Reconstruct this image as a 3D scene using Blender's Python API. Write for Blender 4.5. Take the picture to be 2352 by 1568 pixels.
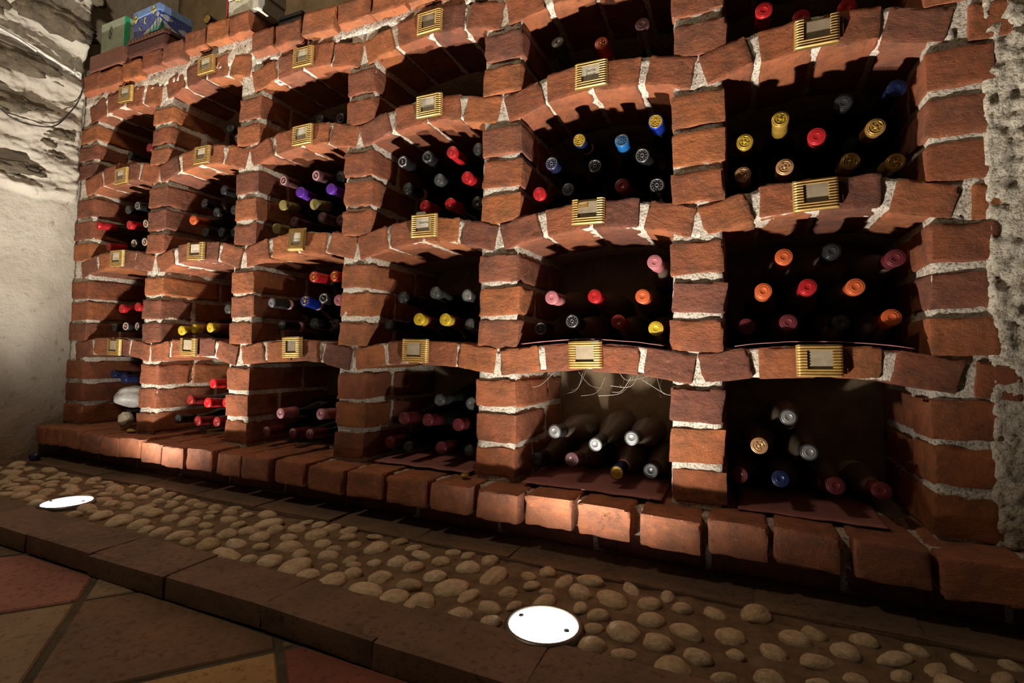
import bpy, bmesh, math, random
from mathutils import Vector, Matrix, Euler, noise

for o in list(bpy.data.objects):
    bpy.data.objects.remove(o, do_unlink=True)
scene = bpy.context.scene
COL = scene.collection
H = 0.451            # camera height above the tiled floor (m); positions below marked "rel" are relative to it
rng = random.Random(11)

# ------------------------------------------------------------------ camera, world, exposure
YAW, PITCH, ROLL = 0.4183, 0.0491, 0.0196
fwd = Vector((-math.sin(YAW) * math.cos(PITCH), math.cos(YAW) * math.cos(PITCH), math.sin(PITCH)))
rgt = Vector((math.cos(YAW), math.sin(YAW), 0))
upv = rgt.cross(fwd)
r2 = rgt * math.cos(ROLL) + upv * math.sin(ROLL)
u2 = -rgt * math.sin(ROLL) + upv * math.cos(ROLL)
cam = bpy.data.cameras.new('camera')
cam.sensor_width = 36.0
cam.lens = 36.0 * 1186.53 / 2352
cam.shift_x = -3.99 / 2352
cam.shift_y = -35.29 / 2352
cam.clip_start = 0.02
camo = bpy.data.objects.new('camera', cam)
COL.objects.link(camo)
M3 = Matrix((r2, u2, -fwd)).transposed()
camo.matrix_world = Matrix.Translation((0, 0, H)) @ M3.to_4x4()
scene.camera = camo

W = bpy.data.worlds.new('cellar_air')
scene.world = W
W.use_nodes = True
W.node_tree.nodes['Background'].inputs[0].default_value = (1.0, 0.78, 0.55, 1)
W.node_tree.nodes['Background'].inputs[1].default_value = 0.028
vs = scene.view_settings
vs.view_transform = 'Standard'
vs.look = 'None'
vs.exposure = 0.0
vs.gamma = 1.0
vs.use_curve_mapping = False

UPLIGHT_POWER = 21.0
UPLIGHT_COLOR = (1.0, 0.91, 0.79)
FILL_LAMP_POWER = 34.0
FILL_LAMP_COLOR = (1.0, 0.80, 0.56)

# measured layout (metres; z relative to the camera height)
PEBBLES=[(-0.425,0.883,0.0340,0.0208,1.40),(-1.023,0.901,0.0331,0.0251,0.48),(-0.945,0.735,0.0311,0.0177,0.05),(-0.469,0.806,0.0306,0.0251,1.05),(-0.778,0.748,0.0304,0.0258,1.31),(-0.596,0.735,0.0304,0.0230,0.23),(-0.205,0.894,0.0295,0.0215,-0.52),(-1.338,0.754,0.0290,0.0247,0.63),(-1.129,0.761,0.0286,0.0243,1.55),(-1.852,0.799,0.0279,0.0237,0.86),(-0.869,0.821,0.0278,0.0237,0.73),(-0.671,0.735,0.0269,0.0228,1.17),(-0.080,0.839,0.0261,0.0174,-0.59),(0.192,0.895,0.0258,0.0129,0.62),(-0.487,0.735,0.0257,0.0219,0.88),(-0.539,0.735,0.0256,0.0215,1.00),(-0.085,0.738,0.0254,0.0212,0.18),(-0.702,0.893,0.0254,0.0216,0.89),(0.093,0.838,0.0251,0.0144,0.57),(-1.375,0.829,0.0250,0.0212,1.02),(-0.870,0.897,0.0250,0.0212,0.71),(-0.428,0.796,0.0248,0.0135,1.28),(-0.163,0.795,0.0245,0.0208,0.46),(-0.841,0.747,0.0241,0.0205,1.53),(-1.018,0.848,0.0237,0.0191,0.30),(-0.484,0.895,0.0235,0.0200,0.47),(-1.022,0.751,0.0234,0.0199,1.59),(-1.188,0.821,0.0233,0.0198,1.09),(-1.276,0.762,0.0232,0.0197,1.19),(-1.415,0.758,0.0232,0.0197,1.14),(-0.540,0.782,0.0228,0.0171,0.13),(-0.112,0.791,0.0227,0.0192,0.67),(-1.183,0.753,0.0225,0.0191,1.57),(-0.968,0.831,0.0223,0.0189,0.47),(-0.978,0.782,0.0222,0.0162,0.14),(0.070,0.892,0.0221,0.0188,-0.53),(-0.598,0.907,0.0220,0.0137,0.01),(0.236,0.892,0.0220,0.0110,0.98),(-0.730,0.735,0.0220,0.0187,0.96),(-1.647,0.913,0.0220,0.0187,1.67),(-0.607,0.784,0.0217,0.0185,0.59),(-0.197,0.744,0.0216,0.0182,0.75),(-0.578,0.848,0.0215,0.0152,1.03),(-0.410,0.735,0.0214,0.0154,0.69),(-1.507,0.944,0.0214,0.0182,0.64),(-0.019,0.858,0.0214,0.0182,-0.24),(-0.259,0.888,0.0213,0.0181,-0.41),(-0.520,0.834,0.0213,0.0163,0.59),(-0.620,0.858,0.0212,0.0178,0.61),(-1.325,0.825,0.0211,0.0180,1.10),(-1.788,0.760,0.0211,0.0180,1.11),(-1.045,0.812,0.0209,0.0178,0.57),(-0.132,0.851,0.0208,0.0177,-0.02),(-0.022,0.746,0.0207,0.0109,0.64),(-0.936,0.905,0.0207,0.0176,0.48),(-0.764,0.822,0.0200,0.0170,0.63),(-0.151,0.741,0.0199,0.0126,0.60),(0.030,0.770,0.0198,0.0169,0.32),(-0.907,0.855,0.0198,0.0168,0.38),(-0.377,0.775,0.0198,0.0142,0.03),(-1.297,0.873,0.0197,0.0168,1.38),(-1.124,0.876,0.0197,0.0167,0.72),(-0.144,0.905,0.0196,0.0167,0.00),(-1.566,0.940,0.0196,0.0167,0.84),(-1.673,0.744,0.0196,0.0166,0.77),(-0.818,0.864,0.0192,0.0164,0.47),(-0.058,0.779,0.0192,0.0163,-0.21),(-1.338,0.932,0.0191,0.0162,0.64),(-1.505,0.827,0.0189,0.0161,1.11),(-0.662,0.776,0.0188,0.0160,0.32),(-1.777,0.812,0.0187,0.0159,0.85),(0.133,0.883,0.0187,0.0159,-0.51),(-0.976,0.879,0.0186,0.0158,0.70),(-0.545,0.896,0.0186,0.0158,0.30),(-1.258,0.822,0.0185,0.0157,0.74),(0.039,0.837,0.0184,0.0156,0.12),(-1.172,0.916,0.0183,0.0156,0.62),(0.190,0.856,0.0183,0.0091,0.90),(-0.042,0.921,0.0181,0.0154,-0.28),(0.162,0.930,0.0180,0.0153,-0.13),(-1.290,0.921,0.0180,0.0153,0.79),(-1.453,0.943,0.0180,0.0153,0.66),(-0.814,0.801,0.0179,0.0153,1.27),(-1.235,0.924,0.0179,0.0153,0.78),(-1.535,0.888,0.0179,0.0153,0.84),(-1.399,0.939,0.0177,0.0151,0.83),(-0.373,0.837,0.0176,0.0150,0.87),(0.279,0.933,0.0176,0.0101,-1.20),(-0.918,0.792,0.0176,0.0149,0.67),(-1.242,0.871,0.0176,0.0149,1.08),(-0.212,0.830,0.0174,0.0145,0.34),(-1.229,0.751,0.0173,0.0147,1.46),(0.098,0.921,0.0169,0.0144,-0.35),(-0.356,0.735,0.0168,0.0143,0.56),(-1.073,0.744,0.0166,0.0141,1.05),(-1.076,0.863,0.0166,0.0141,1.03),(-1.089,0.794,0.0165,0.0140,0.84),(-0.889,0.742,0.0165,0.0140,0.56),(-1.432,0.826,0.0164,0.0140,1.19),(-0.093,0.913,0.0163,0.0139,0.07),(0.134,0.819,0.0163,0.0115,0.37),(-1.357,0.889,0.0163,0.0138,0.66),(-1.137,0.826,0.0162,0.0138,0.75),(-0.208,0.790,0.0160,0.0122,0.46),(-1.426,0.899,0.0158,0.0134,0.67),(-0.717,0.777,0.0155,0.0132,0.47),(-0.364,0.912,0.0154,0.0131,-0.09),(0.086,0.789,0.0154,0.0085,0.37),(0.227,0.936,0.0153,0.0130,-0.34),(-0.712,0.826,0.0151,0.0120,1.13),(-1.591,0.892,0.0150,0.0128,1.18),(-1.493,0.900,0.0150,0.0128,1.14),(-0.756,0.891,0.0150,0.0127,0.71),(-0.659,0.835,0.0148,0.0126,0.47),(-1.632,0.954,0.0145,0.0123,1.00),(0.335,0.949,0.0139,0.0118,0.03),(-0.315,0.871,0.0136,0.0099,1.01),(-1.192,0.874,0.0130,0.0110,0.86),(-0.010,0.808,0.0127,0.0108,-0.51),(0.383,0.907,0.0272,0.0154,1.69),(-1.470,0.772,0.0162,0.0091,0.91),(-1.388,0.910,0.0155,0.0080,0.52),(-1.705,0.824,0.0172,0.0119,0.69),(-2.092,0.784,0.0234,0.0160,1.12),(0.456,0.868,0.0278,0.0164,0.60),(-2.141,0.771,0.0236,0.0144,0.80),(-2.152,0.840,0.0177,0.0142,1.10),(-2.055,0.944,0.0256,0.0179,0.30),(-2.141,0.928,0.0164,0.0130,0.68),(-1.787,0.872,0.0213,0.0154,0.63),(0.410,0.782,0.0180,0.0140,0.04),(0.263,0.760,0.0277,0.0204,2.76),(0.122,0.753,0.0245,0.0151,2.47),(-1.995,0.760,0.0218,0.0167,0.32),(-1.786,0.923,0.0169,0.0092,0.39),(0.579,0.870,0.0261,0.0178,0.98),(0.368,0.835,0.0289,0.0171,2.72),(0.310,0.902,0.0198,0.0113,0.94),(0.470,0.770,0.0275,0.0194,1.72),(-2.178,0.803,0.0163,0.0085,1.08),(-0.299,0.920,0.0219,0.0135,1.33),(-2.189,0.923,0.0152,0.0120,1.15),(-0.747,0.947,0.0189,0.0099,0.46),(0.558,0.913,0.0241,0.0121,2.65),(-1.078,0.945,0.0233,0.0177,0.33),(-0.953,0.948,0.0168,0.0096,0.86),(0.537,0.799,0.0248,0.0173,2.85),(0.591,0.772,0.0206,0.0162,2.99),(-0.548,0.947,0.0166,0.0118,0.64),(0.503,0.926,0.0215,0.0134,0.01),(0.616,0.737,0.0180,0.0106,1.63),(-1.993,0.949,0.0154,0.0077,0.53),(0.300,0.820,0.0290,0.0154,2.89),(-1.912,0.921,0.0151,0.0107,0.79),(0.018,0.944,0.0291,0.0211,1.09),(-2.088,0.867,0.0169,0.0085,1.46),(-1.711,0.906,0.0174,0.0088,0.38),(0.202,0.814,0.0248,0.0142,2.01),(-1.489,0.737,0.0194,0.0130,0.38),(-1.998,0.849,0.0181,0.0135,0.78),(-2.165,0.880,0.0156,0.0120,1.02),(-0.119,0.945,0.0180,0.0112,1.57),(0.325,0.762,0.0227,0.0166,1.64),(0.592,0.938,0.0231,0.0146,2.05),(-2.043,0.845,0.0201,0.0111,1.46),(-1.895,0.741,0.0168,0.0111,0.79),(-1.880,0.865,0.0232,0.0129,1.07),(-2.031,0.892,0.0173,0.0102,1.34),(-0.305,0.831,0.0264,0.0149,1.24),(-1.997,0.888,0.0182,0.0135,0.45),(-0.797,0.917,0.0188,0.0144,0.85),(-1.717,0.762,0.0245,0.0190,0.71),(-1.642,0.837,0.0172,0.0104,0.47),(-2.057,0.746,0.0193,0.0109,0.15),(0.194,0.765,0.0211,0.0167,1.97),(-1.738,0.855,0.0248,0.0165,-0.26),(-1.215,0.901,0.0150,0.0087,0.91),(-1.564,0.842,0.0224,0.0136,1.15),(-2.246,0.808,0.0253,0.0195,1.37),(-2.206,0.844,0.0208,0.0136,1.24),(-1.934,0.758,0.0215,0.0109,0.52),(-1.622,0.872,0.0187,0.0115,1.34),(0.513,0.845,0.0204,0.0147,0.44),(-2.259,0.755,0.0194,0.0121,0.20),(-2.117,0.876,0.0233,0.0160,1.00),(-0.682,0.946,0.0186,0.0138,0.31),(-1.862,0.924,0.0205,0.0144,0.02),(-1.701,0.934,0.0175,0.0103,0.55),(-1.945,0.901,0.0169,0.0116,1.15),(0.611,0.833,0.0212,0.0131,0.80),(-0.346,0.879,0.0182,0.0128,1.18),(0.246,0.852,0.0231,0.0168,2.57),(-2.051,0.782,0.0191,0.0151,0.79),(-0.635,0.932,0.0179,0.0119,0.77),(-0.258,0.944,0.0278,0.0172,2.95),(-1.827,0.901,0.0168,0.0133,0.65),(-1.995,0.807,0.0243,0.0163,0.22),(-0.826,0.950,0.0206,0.0154,0.85),(-1.510,0.776,0.0230,0.0165,0.33),(-2.245,0.939,0.0243,0.0188,0.99),(0.425,0.740,0.0227,0.0150,0.17),(-0.778,0.855,0.0165,0.0116,0.18),(-1.848,0.855,0.0158,0.0125,0.79),(-1.401,0.862,0.0152,0.0114,0.79),(0.339,0.884,0.0233,0.0171,1.15),(0.457,0.931,0.0257,0.0146,2.17),(-1.218,0.846,0.0170,0.0089,0.31),(-2.233,0.855,0.0154,0.0081,1.06),(-1.469,0.846,0.0162,0.0102,1.30),(-1.196,0.947,0.0186,0.0123,1.18),(-2.197,0.752,0.0169,0.0127,1.28),(-2.128,0.740,0.0178,0.0096,0.13),(-0.460,0.942,0.0188,0.0148,1.13),(-0.913,0.949,0.0173,0.0131,0.91),(-1.126,0.926,0.0153,0.0108,0.66),(-1.812,0.943,0.0194,0.0135,0.76),(-1.746,0.790,0.0171,0.0093,1.56),(-1.903,0.791,0.0174,0.0090,1.14),(-0.876,0.948,0.0259,0.0137,1.09),(-1.942,0.799,0.0243,0.0123,0.61),(-2.127,0.814,0.0177,0.0123,0.52),(-1.673,0.864,0.0191,0.0104,1.03),(-0.686,0.808,0.0161,0.0104,0.74),(-0.513,0.949,0.0169,0.0103,1.09),(-1.964,0.930,0.0191,0.0135,0.90),(-1.931,0.856,0.0187,0.0101,0.86),(-0.245,0.843,0.0206,0.0113,1.62),(-1.746,0.946,0.0191,0.0097,0.28),(-1.849,0.749,0.0255,0.0131,0.57),(0.548,0.742,0.0192,0.0127,1.54),(-2.248,0.884,0.0213,0.0135,0.37),(-0.183,0.947,0.0223,0.0125,2.08),(-0.345,0.800,0.0184,0.0102,1.38),(-2.210,0.803,0.0153,0.0084,0.79),(-0.339,0.945,0.0211,0.0151,1.93)]
BOTTLES=[(3,0,-1.912,1.107,0.692,0.000,-0.003,'red_dim'),(3,0,-2.047,1.121,0.688,0.000,0.001,'black'),(3,1,-1.451,1.101,0.651,-0.026,0.038,'silver'),(3,1,-1.507,1.113,0.697,-0.040,-0.008,'black'),(3,2,-1.149,1.135,0.676,0.000,0.012,'black'),(3,2,-1.048,1.112,0.653,0.000,0.035,'black_ring'),(3,4,-0.401,1.125,0.735,0.000,-0.046,'grey'),(3,4,-0.291,1.109,0.698,0.000,-0.009,'red_gold'),(3,4,-0.202,1.117,0.726,0.000,-0.038,'mauve'),(3,5,0.039,1.100,0.685,-0.003,0.004,'red'),(3,5,0.105,1.115,0.661,0.002,0.027,'red'),(3,5,0.179,1.101,0.654,0.001,0.035,'red'),(2,0,-1.962,1.108,0.490,-0.001,0.009,'silver_ring'),(2,0,-2.033,1.117,0.484,-0.003,0.022,'black'),(2,0,-2.196,1.106,0.440,0.033,0.001,'red'),(2,0,-2.006,1.109,0.425,-0.002,0.015,'red'),(2,0,-1.916,1.112,0.423,-0.000,0.023,'cream_ring'),(2,0,-1.966,1.106,0.355,-0.012,0.021,'cream_ring'),(2,0,-1.899,1.102,0.355,-0.009,0.020,'cream_ring'),(2,0,-2.136,1.116,0.355,0.002,0.020,'red'),(2,1,-1.535,1.121,0.503,0.005,0.006,'black'),(2,1,-1.642,1.131,0.475,0.011,-0.029,'black'),(2,1,-1.562,1.119,0.432,0.002,0.013,'black'),(2,1,-1.486,1.124,0.434,-0.001,0.013,'black'),(2,1,-1.678,1.121,0.417,-0.023,0.014,'orange'),(2,1,-1.611,1.121,0.371,-0.009,0.004,'black'),(2,1,-1.548,1.130,0.368,-0.001,0.007,'black'),(2,1,-1.483,1.126,0.362,0.006,0.013,'black'),(2,2,-1.274,1.124,0.505,0.001,0.009,'pink_ring'),(2,2,-1.125,1.105,0.496,0.003,0.014,'pink_ring'),(2,2,-1.046,1.119,0.488,0.003,0.021,'black'),(2,2,-1.190,1.110,0.457,-0.020,-0.012,'purple'),(2,2,-1.073,1.108,0.453,0.006,-0.011,'purple'),(2,2,-1.273,1.124,0.429,-0.006,0.015,'olive'),(2,2,-1.146,1.121,0.418,0.007,0.024,'olive'),(2,2,-1.234,1.133,0.377,0.005,-0.001,'mauve'),(2,2,-1.108,1.117,0.375,-0.006,0.001,'mauve'),(2,2,-1.039,1.118,0.361,-0.004,0.014,'mauve'),(2,2,-1.286,1.115,0.356,-0.014,0.020,'olive'),(2,3,-0.818,1.098,0.493,-0.010,0.009,'silver_ring'),(2,3,-0.741,1.098,0.495,-0.016,0.005,'black_ring'),(2,3,-0.684,1.124,0.510,-0.002,-0.010,'red'),(2,3,-0.606,1.122,0.505,-0.010,0.006,'black'),(2,3,-0.714,1.114,0.438,-0.008,0.000,'grey'),(2,3,-0.630,1.111,0.432,-0.008,0.011,'red'),(2,3,-0.812,1.115,0.426,0.001,0.006,'black'),(2,3,-0.751,1.109,0.371,-0.007,0.005,'red'),(2,3,-0.679,1.114,0.371,-0.008,0.005,'red'),(2,3,-0.605,1.122,0.369,-0.011,0.007,'black'),(2,4,-0.342,1.117,0.486,-0.001,0.014,'gold'),(2,4,-0.246,1.123,0.474,-0.005,-0.027,'blue'),(2,4,-0.169,1.100,0.494,-0.004,0.022,'gold_blue'),(2,4,-0.196,1.097,0.423,0.016,0.023,'black_silver'),(2,4,-0.406,1.110,0.438,0.002,0.001,'navy_silver'),(2,4,-0.306,1.124,0.424,-0.015,0.007,'black_silver'),(2,4,-0.432,1.102,0.367,-0.005,0.009,'red'),(2,4,-0.369,1.123,0.376,0.003,-0.001,'navy_silver'),(2,4,-0.244,1.119,0.370,-0.001,0.006,'dkred'),(2,4,-0.166,1.103,0.357,-0.006,0.019,'black_silver'),(2,5,0.004,1.116,0.430,-0.001,0.017,'gold'),(2,5,0.067,1.101,0.460,0.006,-0.013,'gold'),(2,5,0.127,1.097,0.415,0.016,0.023,'red'),(2,5,0.174,1.116,0.480,0.002,0.023,'black'),(2,5,0.258,1.121,0.494,-0.010,0.010,'blue_dk'),(2,5,0.221,1.101,0.419,-0.005,0.021,'bronze'),(2,5,0.182,1.106,0.363,-0.006,0.013,'bronze'),(2,5,0.255,1.124,0.358,-0.007,0.017,'bronze'),(2,5,0.074,1.099,0.364,0.001,0.012,'copper'),(2,5,0.000,1.117,0.364,0.003,0.011,'copper'),(1,0,-2.031,1.113,0.126,-0.002,-0.002,'red'),(1,0,-1.957,1.123,0.132,-0.002,-0.006,'red'),(1,0,-1.982,1.103,0.062,-0.020,-0.001,'cream_ring'),(1,0,-1.954,1.124,0.063,0.024,-0.002,'cream_ring'),(1,0,-2.078,1.121,0.058,0.000,0.002,'black'),(1,1,-1.506,1.133,0.118,0.000,0.003,'grey'),(1,1,-1.675,1.099,0.047,-0.016,0.014,'yellow'),(1,1,-1.633,1.112,0.053,0.014,0.007,'yellow'),(1,1,-1.549,1.107,0.057,0.002,0.003,'yellow'),(1,2,-1.114,1.100,0.201,-0.008,-0.002,'red_gold'),(1,2,-1.054,1.117,0.203,0.004,-0.005,'red_gold'),(1,2,-1.283,1.107,0.132,-0.002,-0.004,'silver'),(1,2,-1.142,1.099,0.133,-0.035,-0.019,'blue_gold'),(1,2,-1.082,1.108,0.140,-0.029,-0.011,'silver_ring'),(1,2,-1.034,1.115,0.134,-0.009,-0.006,'pink'),(1,2,-1.266,1.133,0.065,0.002,-0.004,'black'),(1,2,-1.118,1.112,0.069,-0.013,-0.009,'black'),(1,2,-1.061,1.134,0.067,0.002,-0.006,'black'),(1,3,-0.823,1.123,0.138,0.000,-0.017,'black'),(1,3,-0.719,1.117,0.147,-0.002,-0.023,'grey'),(1,3,-0.625,1.116,0.137,-0.001,-0.005,'silver'),(1,3,-0.755,1.101,0.078,-0.004,-0.018,'yellow'),(1,3,-0.681,1.107,0.077,-0.007,-0.017,'yellow'),(1,3,-0.622,1.130,0.065,0.006,-0.005,'grey'),(1,3,-0.863,1.123,0.063,0.000,-0.003,'black'),(1,4,-0.170,1.104,0.194,-0.002,-0.004,'pink'),(1,4,-0.397,1.100,0.124,0.001,-0.001,'pink'),(1,4,-0.303,1.121,0.127,0.000,-0.006,'red'),(1,4,-0.196,1.114,0.123,-0.007,0.002,'orange'),(1,4,-0.430,1.121,0.054,-0.001,0.007,'black_silver'),(1,4,-0.348,1.101,0.070,0.000,-0.010,'black_silver'),(1,4,-0.250,1.123,0.070,0.000,-0.010,'dkred'),(1,4,-0.167,1.108,0.054,-0.005,0.006,'yellow'),(1,5,0.072,1.107,0.192,0.001,-0.006,'orange'),(1,5,0.153,1.118,0.200,-0.001,-0.015,'black'),(1,5,0.249,1.109,0.180,-0.001,0.004,'maroon'),(1,5,0.036,1.099,0.126,0.001,-0.002,'orange'),(1,5,0.112,1.110,0.133,0.001,-0.010,'red'),(1,5,0.190,1.121,0.132,0.004,-0.005,'orange'),(1,5,0.006,1.135,0.060,-0.002,0.001,'maroon'),(1,5,0.079,1.110,0.066,-0.001,-0.005,'maroon'),(1,5,0.169,1.137,0.066,-0.003,-0.006,'black'),(1,5,0.245,1.124,0.075,0.000,-0.015,'orange'),(0,0,-2.070,1.119,-0.108,0.000,-0.020,'blue_dk'),(0,0,-1.981,1.105,-0.121,0.000,-0.007,'blue_dk'),(0,0,-1.967,1.110,-0.243,0.000,-0.011,'black'),(0,1,-1.523,1.107,-0.118,0.001,-0.008,'red'),(0,1,-1.653,1.124,-0.177,0.000,-0.014,'red'),(0,1,-1.535,1.101,-0.178,-0.014,-0.016,'red'),(0,1,-1.484,1.125,-0.177,0.006,-0.008,'red'),(0,1,-1.707,1.123,-0.243,0.000,-0.011,'black'),(0,1,-1.610,1.123,-0.243,0.000,-0.011,'dkred'),(0,1,-1.499,1.108,-0.236,-0.001,-0.018,'dkred'),(0,2,-1.244,1.121,-0.195,0.000,0.004,'pink'),(0,2,-1.067,1.098,-0.183,0.000,-0.008,'pink'),(0,2,-1.296,1.119,-0.252,0.000,-0.002,'maroon'),(0,2,-1.206,1.134,-0.252,-0.001,-0.002,'maroon'),(0,2,-1.135,1.129,-0.247,0.001,-0.007,'maroon'),(0,3,-0.708,1.134,-0.127,0.001,0.001,'grey'),(0,3,-0.606,1.117,-0.129,-0.010,0.003,'grey'),(0,3,-0.799,1.111,-0.177,-0.005,-0.007,'maroon'),(0,3,-0.734,1.122,-0.178,0.002,-0.016,'maroon'),(0,3,-0.647,1.125,-0.184,-0.003,-0.006,'maroon'),(0,3,-0.858,1.132,-0.247,-0.001,-0.006,'maroon'),(0,3,-0.789,1.121,-0.251,0.002,-0.003,'black'),(0,3,-0.689,1.116,-0.243,0.000,-0.011,'maroon'),(0,3,-0.616,1.131,-0.246,-0.001,-0.008,'black'),(0,4,-0.385,1.100,-0.176,-0.000,-0.015,'silver'),(0,4,-0.298,1.124,-0.201,0.000,0.010,'silver'),(0,4,-0.215,1.104,-0.177,0.000,-0.013,'silver'),(0,4,-0.440,1.132,-0.250,0.001,-0.003,'black'),(0,4,-0.351,1.121,-0.238,0.000,-0.015,'mauve'),(0,4,-0.249,1.120,-0.256,-0.000,0.003,'gold'),(0,4,-0.177,1.115,-0.243,0.000,-0.011,'black'),(0,5,0.078,1.105,-0.113,-0.000,-0.015,'silver'),(0,5,0.028,1.106,-0.171,0.002,-0.015,'copper'),(0,5,0.112,1.109,-0.176,0.000,-0.015,'silver'),(0,5,-0.007,1.132,-0.236,0.010,-0.018,'maroon'),(0,5,0.064,1.109,-0.230,0.011,-0.023,'blue_dk'),(0,5,0.154,1.113,-0.233,-0.000,-0.021,'maroon'),(0,5,0.225,1.119,-0.235,0.000,-0.019,'maroon')]
PLATES=[(1,0,-2.022,0.894),(1,1,-1.594,0.910),(1,2,-1.170,0.844),(1,3,-0.736,0.841),(2,0,-2.020,0.595),(2,1,-1.593,0.612),(2,2,-1.161,0.611),(2,3,-0.730,0.620),(2,4,-0.307,0.615),(2,5,0.127,0.608),(3,0,-2.018,0.300),(3,1,-1.599,0.300),(3,2,-1.165,0.308),(3,3,-0.735,0.312),(3,4,-0.310,0.309),(3,5,0.123,0.300),(4,0,-2.006,-0.012),(4,1,-1.612,-0.006),(4,2,-1.167,-0.001),(4,3,-0.751,-0.003),(4,4,-0.312,-0.004),(4,5,0.127,-0.006)]

# ------------------------------------------------------------------ materials
def nt(name):
    m = bpy.data.materials.new(name)
    m.use_nodes = True
    t = m.node_tree
    return m, t, t.nodes, t.links, t.nodes['Principled BSDF']

def N(ns, kind, **kw):
    n = ns.new(kind)
    for k, v in kw.items():
        if k.startswith('i_'):
            n.inputs[k[2:].replace('_', ' ')].default_value = v
        else:
            setattr(n, k, v)
    return n

def coords(ns, ls, spread=7.0, scale=(1, 1, 1)):
    """object-space coordinates shifted per object, so alike pieces do not repeat"""
    tc = N(ns, 'ShaderNodeTexCoord')
    oi = N(ns, 'ShaderNodeObjectInfo')
    ml = N(ns, 'ShaderNodeMath', operation='MULTIPLY'); ml.inputs[1].default_value = spread
    ls.new(oi.outputs['Random'], ml.inputs[0])
    ad = N(ns, 'ShaderNodeVectorMath', operation='ADD')
    ls.new(tc.outputs['Object'], ad.inputs[0]); ls.new(ml.outputs[0], ad.inputs[1])
    mp = N(ns, 'ShaderNodeMapping'); mp.inputs['Scale'].default_value = scale
    ls.new(ad.outputs[0], mp.inputs[0])
    return ad.outputs[0], mp.outputs[0], oi

def noise_tex(ns, ls, vec, scale, detail=6, rough=.6, dist=0.0):
    n = N(ns, 'ShaderNodeTexNoise')
    n.inputs['Scale'].default_value = scale; n.inputs['Detail'].default_value = detail
    n.inputs['Roughness'].default_value = rough; n.inputs['Distortion'].default_value = dist
    ls.new(vec, n.inputs['Vector'])
    return n.outputs[0]

def ramp(ns, ls, fac, stops):
    r = N(ns, 'ShaderNodeValToRGB')
    el = r.color_ramp.elements
    while len(el) > 1: el.remove(el[-1])
    el[0].position = stops[0][0]; el[0].color = tuple(stops[0][1]) + (1,)
    for p, c in stops[1:]:
        e = el.new(p); e.color = tuple(c) + (1,)
    ls.new(fac, r.inputs[0])
    return r.outputs[0]

def mix(ns, ls, fac, a, b, mode='MIX'):
    m = N(ns, 'ShaderNodeMix', data_type='RGBA', blend_type=mode)
    for s, v in ((0, fac), (6, a), (7, b)):
        if hasattr(v, 'is_output'): ls.new(v, m.inputs[s])
        elif isinstance(v, (int, float)): m.inputs[s].default_value = v
        else: m.inputs[s].default_value = tuple(v) + (1,)
    return m.outputs[2]

def add_bump(ns, ls, bsdf, h, strength, distance, prev=None):
    b = N(ns, 'ShaderNodeBump')
    b.inputs['Strength'].default_value = strength; b.inputs['Distance'].default_value = distance
    ls.new(h, b.inputs['Height'])
    if prev is not None: ls.new(prev, b.inputs['Normal'])
    ls.new(b.outputs[0], bsdf.inputs['Normal'])
    return b.outputs[0]

def brick_material(name, stops, speck=0.5, crease=1.0):
    m, t, ns, ls, b = nt(name)
    v, vs_, oi = coords(ns, ls, 9.0, (1, 1, 1.6))
    base = ramp(ns, ls, oi.outputs['Random'], stops)
    n1 = noise_tex(ns, ls, v, 22, 5, .6)
    f1 = ramp(ns, ls, n1, [(.38, (0, 0, 0)), (.68, (1, 1, 1))])
    c = mix(ns, ls, f1, base, mix(ns, ls, 1.0, base, (.55, .68, .84), 'MULTIPLY'))
    n2 = noise_tex(ns, ls, v, 60, 4, .6)
    f2 = ramp(ns, ls, n2, [(.52, (0, 0, 0)), (.75, (.55, .55, .55))])
    c = mix(ns, ls, f2, c, mix(ns, ls, 1.0, base, (1.45, 1.35, 1.1), 'MULTIPLY'))
    n3 = noise_tex(ns, ls, v, 230, 2, .5)                    # pale lime specks
    f3 = ramp(ns, ls, n3, [(.70, (0, 0, 0)), (.78, (speck, speck, speck))])
    c = mix(ns, ls, f3, c, (.62, .50, .42))
    n4 = noise_tex(ns, ls, vs_, 26, 10, .70, .15)              # folded hand-made creases
    f4 = ramp(ns, ls, n4, [(.27, (.35, .33, .32)), (.38, (1, 1, 1))])
    c = mix(ns, ls, 1.0, c, f4, 'MULTIPLY')
    ls.new(c, b.inputs['Base Color'])
    b.inputs['Roughness'].default_value = .88
    b.inputs['Specular IOR Level'].default_value = .25
    p = add_bump(ns, ls, b, n4, 1.0 * crease, .011)
    n5 = noise_tex(ns, ls, v, 330, 3, .6)
    add_bump(ns, ls, b, n5, .55, .0018, p)
    return m

def rough_material(name, stops, scale=14, fine=170, dist=.005, strength=.8, rough=.92, pits=None, coarse=None):
    m, t, ns, ls, b = nt(name)
    v, vs_, oi = coords(ns, ls, 5.0)
    c = ramp(ns, ls, noise_tex(ns, ls, v, scale, 7, .62), stops)
    h = noise_tex(ns, ls, v, fine, 6, .65)
    if pits:
        fp = ramp(ns, ls, h, [(.36, pits), (.50, (1, 1, 1))])
        c = mix(ns, ls, 1.0, c, fp, 'MULTIPLY')
    ls.new(c, b.inputs['Base Color'])
    b.inputs['Roughness'].default_value = rough
    b.inputs['Specular IOR Level'].default_value = .2
    p = None
    if coarse: p = add_bump(ns, ls, b, noise_tex(ns, ls, v, coarse[0], 5, .6), coarse[1], coarse[2])
    add_bump(ns, ls, b, h, strength, dist, p)
    return m

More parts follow.
